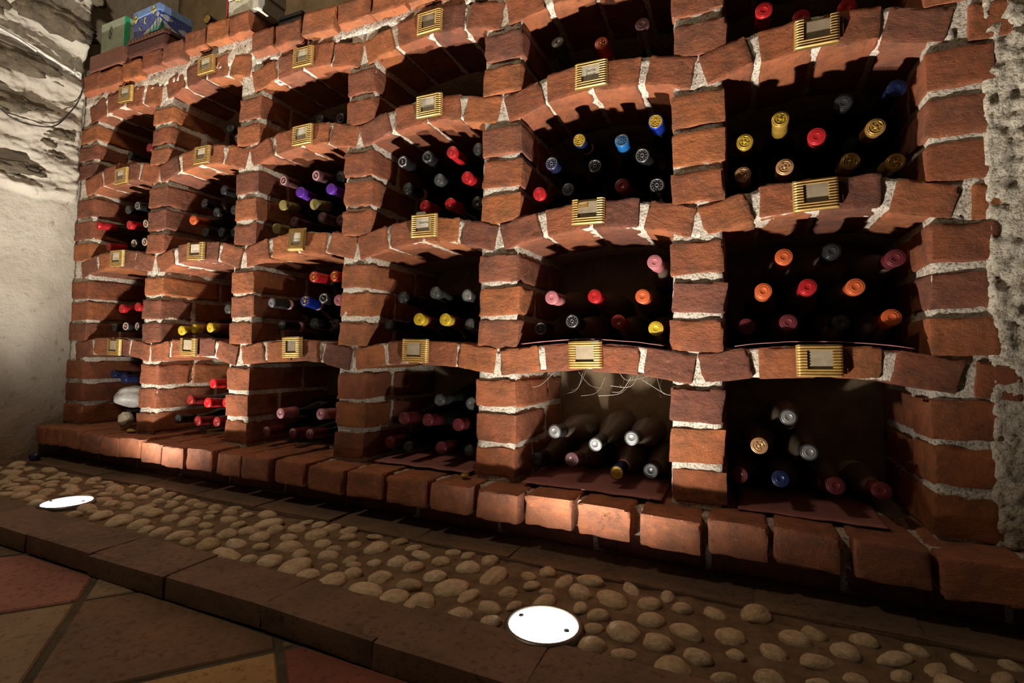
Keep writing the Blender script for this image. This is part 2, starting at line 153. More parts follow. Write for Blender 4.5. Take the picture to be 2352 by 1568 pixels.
def flat_material(name, col, rough=.5, metal=0.0, spec=.5, bump=None, emit=None, coat=0.0):
    m, t, ns, ls, b = nt(name)
    b.inputs['Base Color'].default_value = tuple(col) + (1,)
    b.inputs['Roughness'].default_value = rough
    b.inputs['Metallic'].default_value = metal
    b.inputs['Specular IOR Level'].default_value = spec
    b.inputs['Coat Weight'].default_value = coat
    v, vs_, oi = coords(ns, ls, 3.0)
    n = noise_tex(ns, ls, v, bump[0] if bump else 60, 4, .6)
    f = ramp(ns, ls, n, [(.3, tuple(c * .72 for c in col)), (.65, tuple(col))])
    ls.new(f, b.inputs['Base Color'])
    if bump: add_bump(ns, ls, b, n, bump[1], bump[2])
    if emit:
        b.inputs['Emission Color'].default_value = tuple(emit[0]) + (1,)
        b.inputs['Emission Strength'].default_value = emit[1]
    return m

M = {}
M['brick'] = brick_material('fired brick', [(0, (.155, .056, .034)), (.2, (.25, .080, .037)), (.5, (.305, .097, .040)), (.78, (.37, .122, .042)), (1, (.21, .076, .046))])
M['ledge_brick'] = brick_material('ledge brick', [(0, (.33, .12, .060)), (.5, (.40, .15, .075)), (1, (.31, .12, .068))], .8, .7)
M['plinth_brick'] = brick_material('plinth brick', [(0, (.16, .055, .04)), (1, (.22, .075, .05))], .3, .7)
M['mortar'] = rough_material('lime mortar', [(.25, (.46, .39, .31)), (.5, (.66, .59, .50)), (.75, (.74, .68, .59))], 30, 190, .0055, .95, .95, (.35, .30, .25))
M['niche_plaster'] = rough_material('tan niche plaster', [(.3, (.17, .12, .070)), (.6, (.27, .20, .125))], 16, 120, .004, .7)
M['cement'] = rough_material('rough cast cement', [(.25, (.44, .38, .29)), (.5, (.62, .56, .46)), (.75, (.72, .66, .56))], 24, 150, .006, 1.0, .95, (.42, .37, .30), (70, .7, .008))
M['plaster'] = None
M['tile'] = None

def plaster_wall():
    m, t, ns, ls, b = nt('pale cellar plaster')
    v, vs_, oi = coords(ns, ls, 1.0)
    tc = N(ns, 'ShaderNodeTexCoord')
    c = ramp(ns, ls, noise_tex(ns, ls, v, 4.5, 6, .6), [(.3, (.27, .235, .19)), (.55, (.36, .33, .28)), (.75, (.40, .375, .32))])
    sp = N(ns, 'ShaderNodeSeparateXYZ'); ls.new(tc.outputs['Object'], sp.inputs[0])
    mr = N(ns, 'ShaderNodeMapRange'); ls.new(sp.outputs[2], mr.inputs[0])
    mr.inputs[1].default_value = .05; mr.inputs[2].default_value = .34; mr.inputs[3].default_value = 1; mr.inputs[4].default_value = 0
    n2 = noise_tex(ns, ls, v, 11, 8, .7)
    ml = N(ns, 'ShaderNodeMath', operation='MULTIPLY'); ls.new(mr.outputs[0], ml.inputs[0]); ls.new(n2, ml.inputs[1])
    f = ramp(ns, ls, ml.outputs[0], [(.18, (0, 0, 0)), (.6, (1, 1, 1))])       # rising-damp stain along the foot of the wall
    c = mix(ns, ls, f, c, (.22, .14, .09))
    n4 = noise_tex(ns, ls, v, 28, 8, .7, .6)
    f4 = ramp(ns, ls, n4, [(.30, (.55, .45, .36)), (.42, (1, 1, 1))])
    c = mix(ns, ls, 1.0, c, f4, 'MULTIPLY')
    ls.new(c, b.inputs['Base Color']); b.inputs['Roughness'].default_value = .93; b.inputs['Specular IOR Level'].default_value = .15
    p = add_bump(ns, ls, b, noise_tex(ns, ls, v, 38, 6, .6), .55, .010)
    add_bump(ns, ls, b, noise_tex(ns, ls, v, 150, 4, .6), .6, .003, p)
    return m
M['plaster'] = plaster_wall()
M['wall_stone'] = rough_material('dark field stone', [(.28, (.045, .036, .026)), (.5, (.10, .080, .055)), (.75, (.19, .15, .10))], 18, 90, .008, .9, .9, None, (30, .8, .012))
M['pebble_bed'] = rough_material('pebble bedding mortar', [(.3, (.10, .066, .040)), (.55, (.19, .130, .080)), (.75, (.27, .19, .125))], 30, 200, .004, .9, .9)

def pebble_material():
    m, t, ns, ls, b = nt('river pebble')
    v, vs_, oi = coords(ns, ls, 8.0)
    base = ramp(ns, ls, oi.outputs['Random'], [(0, (.60, .47, .29)), (.35, (.76, .61, .41)), (.7, (.68, .54, .36)), (1, (.82, .69, .50))])
    n = noise_tex(ns, ls, v, 2.0, 6, .65)
    c = mix(ns, ls, ramp(ns, ls, n, [(.35, (.75, .75, .75)), (.62, (0, 0, 0))]), base, mix(ns, ls, 1.0, base, (.55, .50, .45), 'MULTIPLY'))
    n2 = noise_tex(ns, ls, v, 8.5, 5, .65)
    f2 = ramp(ns, ls, n2, [(.31, (.30, .22, .15)), (.38, (1, 1, 1))])
    c = mix(ns, ls, 1.0, c, f2, 'MULTIPLY')
    ls.new(c, b.inputs['Base Color']); b.inputs['Roughness'].default_value = .55; b.inputs['Specular IOR Level'].default_value = .4
    p = add_bump(ns, ls, b, n2, .7, .004)
    add_bump(ns, ls, b, n, .6, .008, p)
    return m
M['pebble'] = pebble_material()

def tile_material(name, col, col2, rough=.42):
    m, t, ns, ls, b = nt(name)
    v, vs_, oi = coords(ns, ls, 6.0)
    n = noise_tex(ns, ls, v, 7, 8, .62, .4)
    c = ramp(ns, ls, n, [(.32, col2), (.62, col)])
    n2 = noise_tex(ns, ls, v, 90, 6, .7)
    f2 = ramp(ns, ls, n2, [(.34, (.5, .45, .4)), (.46, (1, 1, 1))])
    c = mix(ns, ls, 1.0, c, f2, 'MULTIPLY')
    ls.new(c, b.inputs['Base Color']); b.inputs['Specular IOR Level'].default_value = .35
    r = ramp(ns, ls, n2, [(.3, (rough + .3,) * 3), (.7, (rough,) * 3)])
    ls.new(r, b.inputs['Roughness'])
    p = add_bump(ns, ls, b, n, .35, .006)
    add_bump(ns, ls, b, n2, .35, .002, p)
    return m
M['tile_brown'] = tile_material('brown floor tile', (.17, .092, .048), (.105, .062, .036))
M['tile_pink'] = tile_material('pink clay tile', (.30, .12, .085), (.21, .075, .052))
M['tile_tan'] = tile_material('tan floor tile', (.27, .185, .105), (.18, .125, .072))
M['tile_ochre'] = tile_material('ochre floor tile', (.36, .22, .085), (.24, .145, .06))
M['tile_red'] = tile_material('red clay tile', (.22, .068, .040), (.14, .046, .030))
M['kerb_tile'] = tile_material('dark clay kerb tile', (.165, .100, .064), (.095, .064, .044), .5)
M['grout'] = rough_material('dark grout', [(.3, (.055, .045, .030)), (.7, (.11, .09, .06))], 30, 160, .003, .7)

# ------------------------------------------------------------------ object helpers
def mesh_from(name, verts, faces, mat=None, smooth=True):
    me = bpy.data.meshes.new(name)
    me.from_pydata([tuple(v) for v in verts], [], faces)
    me.validate()
    if smooth:
        me.polygons.foreach_set('use_smooth', [True] * len(me.polygons))
    if mat: me.materials.append(mat)
    me.update()
    return me

def place(name, mesh, parent=None, loc=(0, 0, 0), rot=(0, 0, 0), scale=(1, 1, 1), mat=None):
    o = bpy.data.objects.new(name, mesh)
    COL.objects.link(o)
    o.location = loc; o.rotation_euler = rot; o.scale = scale
    if parent: o.parent = parent
    if mat:
        o.material_slots[0].link = 'OBJECT'; o.material_slots[0].material = mat
    return o

def tag(o, label=None, cat=None, group=None, kind=None):
    if label: o['label'] = label
    if cat: o['category'] = cat
    if group: o['group'] = group
    if kind: o['kind'] = kind
    return o

def empty(name, loc=(0, 0, 0), rot=(0, 0, 0)):
    o = bpy.data.objects.new(name, None)
    COL.objects.link(o); o.location = loc; o.rotation_euler = rot; o.empty_display_size = .03
    return o

def lattice_box(nx, ny, nz, fn):
    """closed surface of an nx*ny*nz lattice, each lattice point mapped by fn(u,v,w) with u,v,w in 0..1"""
    idx, verts, faces = {}, [], []
    def vid(i, j, k):
        key = (i, j, k)
        if key not in idx:
            idx[key] = len(verts); verts.append(fn(i / nx, j / ny, k / nz))
        return idx[key]
    for i in range(nx):
        for j in range(ny):
            faces.append((vid(i, j, 0), vid(i, j + 1, 0), vid(i + 1, j + 1, 0), vid(i + 1, j, 0)))
            faces.append((vid(i, j, nz), vid(i + 1, j, nz), vid(i + 1, j + 1, nz), vid(i, j + 1, nz)))
    for i in range(nx):
        for k in range(nz):
            faces.append((vid(i, 0, k), vid(i + 1, 0, k), vid(i + 1, 0, k + 1), vid(i, 0, k + 1)))
            faces.append((vid(i, ny, k), vid(i, ny, k + 1), vid(i + 1, ny, k + 1), vid(i + 1, ny, k)))
    for j in range(ny):
        for k in range(nz):
            faces.append((vid(0, j, k), vid(0, j, k + 1), vid(0, j + 1, k + 1), vid(0, j + 1, k)))
            faces.append((vid(nx, j, k), vid(nx, j + 1, k), vid(nx, j + 1, k + 1), vid(nx, j, k + 1)))
    return verts, faces

def jit(p, amp, freq, seed=0.0):
    q = Vector(p) * freq + Vector((seed, seed * 1.7, -seed))
    return Vector(p) + noise.noise_vector(q) * amp

def rough_box(x0, x1, y0, y1, z0, z1, step, amp, freq=38, seed=0.0, faces_y=True):
    nx = max(1, int((x1 - x0) / step)); ny = max(1, int((y1 - y0) / step)); nz = max(1, int((z1 - z0) / step))
    return lattice_box(nx, ny, nz, lambda u, v, w: jit((x0 + u * (x1 - x0), y0 + v * (y1 - y0), z0 + w * (z1 - z0)), amp, freq, seed))

def brick_mesh(name, sx, sy, sz, seed, mat, edge=.0035, wob=.0024, chip=.014, res=(10, 9, 7)):
    r = random.Random(seed)
    def c(u):                      # gather lattice lines toward the arrises
        s = 2 * u - 1
        return math.copysign(abs(s) ** .5, s)
    off = Vector((r.uniform(0, 50), r.uniform(0, 50), r.uniform(0, 50)))
    hx, hy, hz = sx / 2, sy / 2, sz / 2
    skew = [r.uniform(-.002, .002) for _ in range(6)]
    def fn(u, v, w):
        p = Vector((c(u) * hx, c(v) * hy, c(w) * hz))
        q = Vector((max(-hx + edge, min(hx - edge, p.x)), max(-hy + edge, min(hy - edge, p.y)), max(-hz + edge, min(hz - edge, p.z))))
        d = p - q
        nb = (abs(d.x) > 1e-6) + (abs(d.y) > 1e-6) + (abs(d.z) > 1e-6)
        if nb >= 1:
            d.normalize(); p = q + d * edge
        a = noise.noise(p * 34 + off); b = noise.noise(p * 95 + off)
        p = p + d * (a * wob + b * wob * .5)
        if nb >= 2:
            e = noise.noise(p * 48 + off * 1.3)
            if e > .12: p = p - d * (e - .12) * chip
        p.x += skew[0] * c(w) + skew[1] * c(v); p.z += skew[2] * c(u) + skew[3] * c(v)
        return p
    v, f = lattice_box(*res, fn)
    me = mesh_from(name, v, f, mat)
    me.set_sharp_from_angle(angle=math.radians(42))
    return me

def frac(seed):
    x = math.sin(seed * 12.9898) * 43758.5453
    return x - math.floor(x)

# ------------------------------------------------------------------ setting: walls, floor
XL = -2.31           # left wall face
YF = 1.10            # front plane of the brick rack
YB = 1.43            # back of the niches

# left wall: flat plaster below, rough stone vault springing above
def left_x(y, z):                                   # z relative to the camera
    a = noise.fractal(Vector((3.1, y * 9, z * 9)), 1.0, 2.0, 4) * .006
    edge = .522 + .012 * noise.noise(Vector((y * 14, 7.7, 0)))
    t = max(0.0, min(1.0, (z - edge) / .018))
    if y > 1.075: t *= max(0.0, (1.095 - y) / .02)
    rise = .020 + .05 * max(0.0, z - .55) ** 1.3
    q = Vector((9.1, y * 4 + z * 1.5, z * 12))
    b = noise.fractal(q, 1.0, 2.0, 6) * .030 + abs(noise.noise(Vector((2.0, y * 9, z * 34)))) * .012 + noise.fractal(Vector((1.0, y * 60, z * 90)), 1.0, 2.0, 3) * .0045
    return XL + a * .6 + t * (rise + max(-.016, b))
ys = [1.44 - i * .02 for i in range(0, 17)] + [1.115 - i * .0055 for i in range(0, 82)] + [.66 - i * .06 for i in range(0, 22)]
zs = [-.47 + i * .02 for i in range(0, 48)] + [.485 + i * .0055 for i in range(0, 165)] + [1.40 + i * .03 for i in range(0, 14)]
verts = [(left_x(y, z), y, z + H) for y in ys for z in zs]
nz_ = len(zs)
faces = [(i * nz_ + k, i * nz_ + k + 1, (i + 1) * nz_ + k + 1, (i + 1) * nz_ + k) for i in range(len(ys) - 1) for k in range(nz_ - 1)]
faces = [f[::-1] for f in faces]
wl = place('wall_left', mesh_from('wall_left', verts, faces, M['plaster']))
tag(wl, 'pale plastered left wall with rough stone vault above', kind='structure')

# field stones showing through the plaster of the vault
def stone_mesh(name, ly, lz, lx, seed):
    off = Vector((seed * 3.3, seed * 1.9, seed))
    bm = bmesh.new(); bmesh.ops.create_icosphere(bm, subdivisions=4, radius=1)
    for v in bm.verts:
        p = v.co.copy()
        p = Vector((p.x, math.copysign(abs(p.y) ** .75, p.y), math.copysign(abs(p.z) ** .8, p.z)))
        d = 1 + .34 * noise.fractal(Vector((p.x, p.y * 2.2, p.z)) * 1.5 + off, 1.0, 2.0, 5) + .10 * noise.noise(p * 7 + off)
        v.co = Vector((p.x * lx * d, p.y * ly * d, p.z * lz * d))
    me = bpy.data.meshes.new(name); bm.to_mesh(me); bm.free()
    me.polygons.foreach_set('use_smooth', [True] * len(me.polygons)); me.materials.append(M['wall_stone'])
    return me
for i, (y, z, ly, lz, lx, tilt) in enumerate([(.96, 1.165, .13, .05, .035, -.05), (.90, .965, .125, .038, .034, -.02), (.905, .815, .11, .034, .032, .02), (.87, .60, .12, .025, .030, .06),
                                             (1.02, .685, .03, .013, .02, -.3), (.985, .72, .03, .013, .02, -.3), (.78, 1.12, .09, .05, .035, .1), (1.01, .76, .05, .018, .022, .1), (.70, .86, .10, .05, .03, 0), (1.0, 1.33, .12, .05, .035, .05)]):
    place('stone', stone_mesh('stone', ly, lz, lx, i + 2.0), wl, (left_x(y, z) - lx * .52, y, z + H), (tilt, 0, 0))

# back wall of the niches, continued above the rack
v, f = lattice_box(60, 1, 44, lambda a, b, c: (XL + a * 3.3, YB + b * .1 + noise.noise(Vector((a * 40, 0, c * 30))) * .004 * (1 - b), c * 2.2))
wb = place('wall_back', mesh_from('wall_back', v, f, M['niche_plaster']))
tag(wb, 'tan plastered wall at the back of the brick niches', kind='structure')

# right: rough cast cement flush with the rack
def cem(u, v, w):
    x, y, z = .370 + u * .62, YF - .009 + v * .32, -.30 + w * 1.42
    if v == 0:
        y += noise.fractal(Vector((x * 55, 1.3, z * 55)), 1.0, 2.0, 4) * .0065 + noise.noise(Vector((x * 14, 4.3, z * 14))) * .003
        y += .004 if u == 0 else 0
    return (x, y, z + H)
v, f = lattice_box(110, 2, 250, cem)
wr = place('wall_right', mesh_from('wall_right', v, f, M['cement']))
tag(wr, 'rough cast cement wall right of the brick rack', kind='structure')

# floor with diagonal clay tiles
Z_FLOOR, Z_STRIP = 0.0, H - .4125
def slab(x0, x1, y0, y1, z0, z1):
    return lattice_box(1, 1, 1, lambda u, v, w: (x0 + u * (x1 - x0), y0 + v * (y1 - y0), z0 + w * (z1 - z0)))
v, f = slab(XL - .05, 1.6, -1.6, 1.6, -.12, -.004)
fl = place('floor', mesh_from('floor', v, f, M['grout'], False))
tag(fl, 'cellar floor of large diagonal clay tiles', kind='structure')
def clip_y(poly, ymax):
    out = []
    for i in range(len(poly)):
        a, b = poly[i], poly[(i + 1) % len(poly)]
        if a[1] <= ymax: out.append(a)
        if (a[1] <= ymax) != (b[1] <= ymax):
            t = (ymax - a[1]) / (b[1] - a[1]); out.append((a[0] + t * (b[0] - a[0]), ymax))
    return out
def clip_x(poly, xmin):
    p = clip_y([(-y_, -x_) for x_, y_ in poly], -xmin)
    return [(-b, -a) for a, b in p]
def tile_mesh(name, poly, z, th, mat, seed):
    cx = sum(p[0] for p in poly) / len(poly); cy = sum(p[1] for p in poly) / len(poly)
    n = len(poly)
    def inset(d): 
        o = []
        for p in poly:
            l = math.hypot(p[0] - cx, p[1] - cy); k = max(.2, (l - d) / l); o.append((cx + (p[0] - cx) * k, cy + (p[1] - cy) * k))
        return o
    rings = [(poly, z - th), (poly, z - .003), (inset(.004), z)]
    V, F = [], []
    for pl, zz in rings:
        V += [(p[0] - cx, p[1] - cy, zz) for p in pl]
    for r in range(2):
        for i in range(n): F.append((r * n + i, r * n + (i + 1) % n, (r + 1) * n + (i + 1) % n, (r + 1) * n + i))
    F.append(tuple(range(2 * n, 3 * n)))
    return mesh_from(name, V, F, mat, False), (cx, cy)
ang = math.radians(51.0); S = .305
e1 = Vector((math.cos(ang), math.sin(ang))); e2 = Vector((math.sin(ang), -math.cos(ang)))
O = Vector((-1.065, .545))
g = .006
for i in range(-9, 10):
    for j in range(-9, 10):
        c0 = O + e1 * (S * i) + e2 * (S * j)
        poly = [c0 + e1 * g + e2 * g, c0 + e1 * (S - g) + e2 * g, c0 + e1 * (S - g) + e2 * (S - g), c0 + e1 * g + e2 * (S - g)]
        poly = [(p.x, p.y) for p in poly][::-1]
        if max(p[1] for p in poly) < -.9 or min(p[1] for p in poly) > .60 or max(p[0] for p in poly) < XL + .03 or min(p[0] for p in poly) > 1.2: continue
        poly = clip_x(clip_y(poly, .608), XL + .01)
        if len(poly) < 3: continue
        key = (i, j)
        kind = {(0, 0): 'tile_brown', (0, -1): 'tile_tan', (-1, -1): 'tile_pink', (-1, 0): 'tile_tan', (0, 1): 'tile_ochre', (1, 1): 'tile_red', (1, 0): 'tile_tan', (-1, 1): 'tile_brown'}.get(key)
        if kind is None: kind = rng.choice(['tile_brown', 'tile_tan', 'tile_red', 'tile_brown', 'tile_ochre'])
        me, c = tile_mesh('tile', poly, 0.0, .012, M[kind], i * 7 + j)
        place('tile', me, fl, (c[0], c[1], 0), (rng.uniform(-.003, .003), rng.uniform(-.003, .003), 0))

# raised strip: bedding mortar, clay kerb in front, clay border behind
LAMPS = [(-.277, .755), (-1.598, .775)]
v, f = lattice_box(420, 34, 1, lambda a, b, c: (XL + .004 + a * 3.2, .712 + b * .256, (-.02 if c == 0 else Z_STRIP - .007 + noise.fractal(Vector((a * 110, b * 9, 2.2)), 1.0, 2.0, 3) * .0035)))
def in_lamp(q):                                  # the lamps sit in round holes in the bed
    cx_ = sum(v[i][0] for i in q) / 4; cy_ = sum(v[i][1] for i in q) / 4
    return min(v[i][2] for i in q) > 0 and any(math.hypot(cx_ - lx, cy_ - ly) < .055 for lx, ly in LAMPS)
f = [q for q in f if not in_lamp(q)]
bed = place('pebble_bed', mesh_from('pebble_bed', v, f, M['pebble_bed']))
tag(bed, 'raised strip of river pebbles set in brown mortar', kind='structure')
kb = place('kerb', mesh_from('kerb', *slab(XL + .004, 1.2, .622, .714, -.02, Z_STRIP - .0015), M['kerb_tile'], False))
tag(kb, 'low kerb of dark clay tiles along the pebble strip', kind='structure')
bd = place('tile_border', mesh_from('tile_border', *slab(XL + .004, 1.2, .964, 1.12, -.02, Z_STRIP - .0025), M['kerb_tile'], False))
tag(bd, 'border of dark clay tiles under the brick ledge', kind='structure')
def long_tile(name, parent, x0, x1, y0, y1, z0, z1, mat, seed):
    me = brick_mesh(name, x1 - x0, y1 - y0, z1 - z0, seed, mat, .0014, .0013, .002, (16, 10, 4))
    return place(name, me, parent, ((x0 + x1) / 2, (y0 + y1) / 2, (z0 + z1) / 2), (rng.uniform(-.006, .006), rng.uniform(-.003, .003), rng.uniform(-.003, .003)))
kj = [XL + .012, -2.10, -1.87, -1.64, -1.41, -1.175, -.945, -.705, -.482, -.25, -.02, .21, .44, .67, .90]
for i in range(len(kj) - 1):
    long_tile('tile', kb, kj[i] + .0008, kj[i + 1] - .0008, .612 + rng.uniform(-.004, .004), .719, .0, Z_STRIP + rng.uniform(-.0005, .001), M['kerb_tile'], 300 + i)
bj = [XL + .012, -2.08, -1.85, -1.62, -1.392, -1.15, -.897, -.654, -.43, -.210, .017, .25, .48, .71, .94]
for i in range(len(bj) - 1):
    long_tile('tile', bd, bj[i] + .0015, bj[i + 1] - .0015, .966, 1.082, Z_STRIP - .03, Z_STRIP + rng.uniform(-.001, .002), M['kerb_tile'], 340 + i)
# pebbles
def pebble_mesh(seed):
    r = random.Random(seed); off = Vector((r.uniform(0, 40), r.uniform(0, 40), r.uniform(0, 40)))
    bm = bmesh.new(); bmesh.ops.create_icosphere(bm, subdivisions=3, radius=1)
    for v in bm.verts:
        p = v.co.copy(); d = 1 + .20 * noise.noise(p * 1.0 + off) + .07 * noise.noise(p * 2.6 + off) + .03 * noise.noise(p * 7 + off)
        v.co = p * d
    me = bpy.data.meshes.new('pebble'); bm.to_mesh(me); bm.free()
    me.polygons.foreach_set('use_smooth', [True] * len(me.polygons)); me.materials.append(M['pebble'])
    return me
PM = [pebble_mesh(k) for k in range(12)]
for (x, y, a, b, th) in PEBBLES:
    hgt = min(.014, b * .72)
    place('pebble', rng.choice(PM), bed, (x, y, Z_STRIP - .007 + hgt * rng.uniform(-.12, .18)), (rng.uniform(-.2, .2), rng.uniform(-.2, .2), th + rng.choice([0, math.pi])), (a * 1.04, b * 1.06, hgt))

# ------------------------------------------------------------------ the brick wine rack
rack = empty('wine_rack', (0, YF, H - .36))
tag(rack, 'large arched red brick wine rack with white mortar joints', 'wine rack')
RO = Vector((0, YF, H - .36))
def rp(name, mesh, loc=(0, 0, 0), parent=None, **k):       # world position -> child of the rack (or of one of its parts at the rack origin)
    p = parent or rack
    l = Vector(loc) - RO if p is rack else Vector(loc)
    return place(name, mesh, p, l, **k)
def part(name, verts, faces):
    me = mesh_from(name, [Vector(v) for v in verts], faces, M['mortar'])
    return place(name, me, rack, -RO)
HB = [brick_mesh('brick', .100, .205, .066, 20 + k, M['brick']) for k in range(14)]       # headers, front face 10 x 6.6 cm
SB = [brick_mesh('brick', .100, .110, .066, 60 + k, M['brick']) for k in range(6)]
def put_brick(parent, x0, x1, y0, z0, z1, deep=True, ry=0.0, pool=None, cx=None, cz=None, proud=.0025):
    me = rng.choice(pool or (HB if deep else SB)); d = .205 if deep else .110
    w, h = x1 - x0, z1 - z0
    o = place('brick', me, parent, ((x0 + x1) / 2 + rng.uniform(-.002, .002), y0 + d / 2 + rng.uniform(-proud, proud), (z0 + z1) / 2 + rng.uniform(-.0015, .0015)),
              (rng.uniform(-.015, .015), ry + rng.uniform(-.018, .018), rng.uniform(-.02, .02)), (w / .100, 1, h / .066))
    return o

# pillar centres / widths; lintel levels (relative to camera): crown underside, thickness, rise
PIL = [(-2.255, .110), (-1.8225, .096), (-1.3925, .096), (-.957, .098), (-.528, .102), (-.0845, .102), (.338, .092)]
LV = {1: [(-.036, .060, .024)] * 6,
      2: [(.272, .063, .036)] * 6,
      3: [(.583, .066, .040)] * 6,
      4: [(.855, .072, .036), (.870, .072, .036), (.812, .070, .036), (.812, .070, .036), (.815, .070, .036), (.815, .070, .036)]}
Z_LEDGE = -.298
PX = [p[0] for p in PIL]
def arch_z(t, rise):                 # t in -.5 .. .5
    return -rise * (2 * t) ** 2
for row in (1, 2, 3, 4):
    for c in range(6):
        z0, th, rise = LV[row][c]
        xa, xb = PX[c], PX[c + 1]
        if c == 0: xa = XL + .045
        pitch = xb - xa
        def fn(u, v, w, z0=z0, th=th, rise=rise, xa=xa, pitch=pitch):
            t = u - .5; x = xa + u * pitch; y = YF - .0018 + v * (YB - YF + .0015)
            z = z0 + arch_z(t, rise) + .0025 + w * (th - .0055)
            if w == 1 and y > YF + .08: z = z0 + th - .006
            p = jit((x, y, z), .004, 60, row * 3.1 + c)
            return (p.x, p.y if v < 1 else y, p.z + H)
        arch = part('arch', *lattice_box(40, 26, 6, fn))
        n = 4
        for i in range(n):
            t = (i + .5) / n - .5
            cx = xa + (t + .5) * pitch; cz = z0 + th / 2 + arch_z(t, rise) - .25 * rise / n
            sl = math.atan2(rise * 8 * t, pitch)          # slope of the arch at the brick
            w = pitch / n - rng.uniform(.009, .015)
            put_brick(arch, cx - w / 2, cx + w / 2, YF - .0075, cz - th / 2 + H, cz + th / 2 + H, True, sl)
    # the course runs on to the right of the last pillar
    z0, th, rise = LV[row][5]
    if row < 4:
        bx0 = PX[6] + .010
        put_brick(arch, bx0, bx0 + .062, YF - .008, z0 - rise + H, z0 - rise + th + H, True, .02)
def pillar(k):
    x, w = PIL[k]
    top = .955 if k <= 2 else .90
    v, f = rough_box(x - w / 2 + .0040, x + w / 2 - .0040, YF - .0025, YB - .001, Z_LEDGE - .01 + H, top + H, .0125, .0035, 55, k * 4.7)
    p = part('pillar', v, f)
    c = min(k, 5); cl = max(0, c - 1) if k else 0
    segs = []
    lo = Z_LEDGE
    for row in (1, 2, 3, 4):
        zr = min(LV[row][q][0] - LV[row][q][2] for q in {cl, min(k, 5)})
        segs.append((lo, zr))
        lo = max(LV[row][q][0] + LV[row][q][1] - LV[row][q][2] for q in {cl, min(k, 5)})
    for s, (a, b) in enumerate(segs):
        n = max(2, round((b - a) / .079))
        ph = (b - a) / n
        for i in range(n):
            gap = rng.uniform(.011, .016)
            za, zb = a + i * ph + gap / 2, a + (i + 1) * ph - gap / 2
            deep = rng.random() < .6
            put_brick(p, x - w / 2 - .001, x + w / 2 + .001, YF - .008, za + H, zb + H, deep)
            y2 = YF + (.21 if deep else .115)
            put_brick(p, x - w / 2 - .001, x + w / 2 + .001, y2, za + H, zb + H, not deep if YB - y2 > .2 else False)
    return p
for k in range(7): pillar(k)
# mortar and header course on top of the rack (it steps down by half a brick near the third column)
TJ = [-2.285, -2.162, -2.032, -1.917, -1.803, -1.692, -1.583, -1.474, -1.372, -1.273, -1.165, -1.041, -.919, -.80, -.68, -.56, -.44, -.32, -.20, -.08, .04, .16, .28, .40]
tc_v, tc_f = lattice_box(200, 20, 8, lambda u, v, w: (lambda x, y: jit((x, y, (.895 if x < -1.385 else .872) + w * ((.098) if x < -1.385 else .080) + H), .006, 50, 3.3))(XL + .01 + u * 2.75, YF - .004 + v * (YB - YF)))
cap = part('capping', tc_v, tc_f)
for i in range(len(TJ) - 1):
    zb = (.936 + max(0, TJ[i] + 2.05) * .058) if TJ[i] < -1.38 else .893
    zb += rng.uniform(-.006, .006)
    put_brick(cap, TJ[i] + .004, TJ[i + 1] - .004, YF - .032, zb + H, zb + .066 + H, True, rng.uniform(-.04, .04))
# ledge of projecting headers
LJ = [-2.298, -2.245, -2.139, -2.031, -1.923, -1.818, -1.704, -1.602, -1.487, -1.37, -1.258, -1.141, -1.02, -.895, -.775, -.654, -.537, -.422, -.306, -.189, -.067, .046, .155, .272, .395, .515, .635, .755]
v, f = rough_box(XL + .01, .80, 1.055, YB, Z_LEDGE - .060 + H, Z_LEDGE - .006 + H, .015, .005, 45, 8.8)
ledge = part('ledge', v, f)
LB = [brick_mesh('brick', .106, .215, .062, 90 + k, M['ledge_brick'], .004, .0024, .014, (10, 12, 7)) for k in range(8)]
for i in range(len(LJ) - 1):
    gp = .004 if LJ[i] < -1.65 else rng.uniform(.005, .009)
    x0, x1 = LJ[i] + gp, LJ[i + 1] - gp
    place('brick', rng.choice(LB), ledge, ((x0 + x1) / 2, 1.009 + .1075 + rng.uniform(-.004, .004), Z_LEDGE - .031 + H + rng.uniform(-.003, .003)), (rng.uniform(-.02, .02), rng.uniform(-.02, .02), rng.uniform(-.025, .025)), ((x1 - x0) / .106, 1, 1))
v, f = rough_box(XL + .01, .80, 1.094, YB, -.05, Z_LEDGE - .055 + H, .02, .003, 45, 5.5)
plinth = part('plinth', v, f)
PB = [brick_mesh('brick', .212, .10, .052, 120 + k, M['plinth_brick']) for k in range(4)]
for i in range(14):
    x = XL + .12 + i * .224
    place('brick', rng.choice(PB), plinth, (x, 1.085 + .05, Z_STRIP + .026), (0, rng.uniform(-.01, .01), 0))

# ------------------------------------------------------------------ lamps
def lathe(profile, n=24, axis='Z', close=False):
    """profile: (radius, height) pairs; revolve round the axis"""
    V, F = [], []
    for r, h in profile:
        for i in range(n):
            a = 2 * math.pi * i / n
            x, y = r * math.cos(a), r * math.sin(a)
            V.append((x, y, h) if axis == 'Z' else (x, h, y))
    for k in range(len(profile) - 1):
        for i in range(n):
            q = (k * n + i, k * n + (i + 1) % n, (k + 1) * n + (i + 1) % n, (k + 1) * n + i)
            F.append(q if axis == 'Z' else q[::-1])
    return V, F
M['lamp_metal'] = flat_material('dark lamp metal', (.16, .15, .13), .4, .8, .5, (120, .1, .001))
def lamp_glass():
    m, t, ns, ls, b = nt('lit frosted lamp glass')
    em = N(ns, 'ShaderNodeEmission'); em.inputs[0].default_value = (1, .985, .95, 1); em.inputs[1].default_value = 26.0
    tr = N(ns, 'ShaderNodeBsdfTransparent'); ad = N(ns, 'ShaderNodeAddShader')
    ls.new(em.outputs[0], ad.inputs[0]); ls.new(tr.outputs[0], ad.inputs[1])
    ls.new(ad.outputs[0], ns['Material Output'].inputs['Surface'])
    return m
M['lamp_glass'] = lamp_glass()
M['screw'] = flat_material('screw steel', (.12, .12, .12), .4, .9)
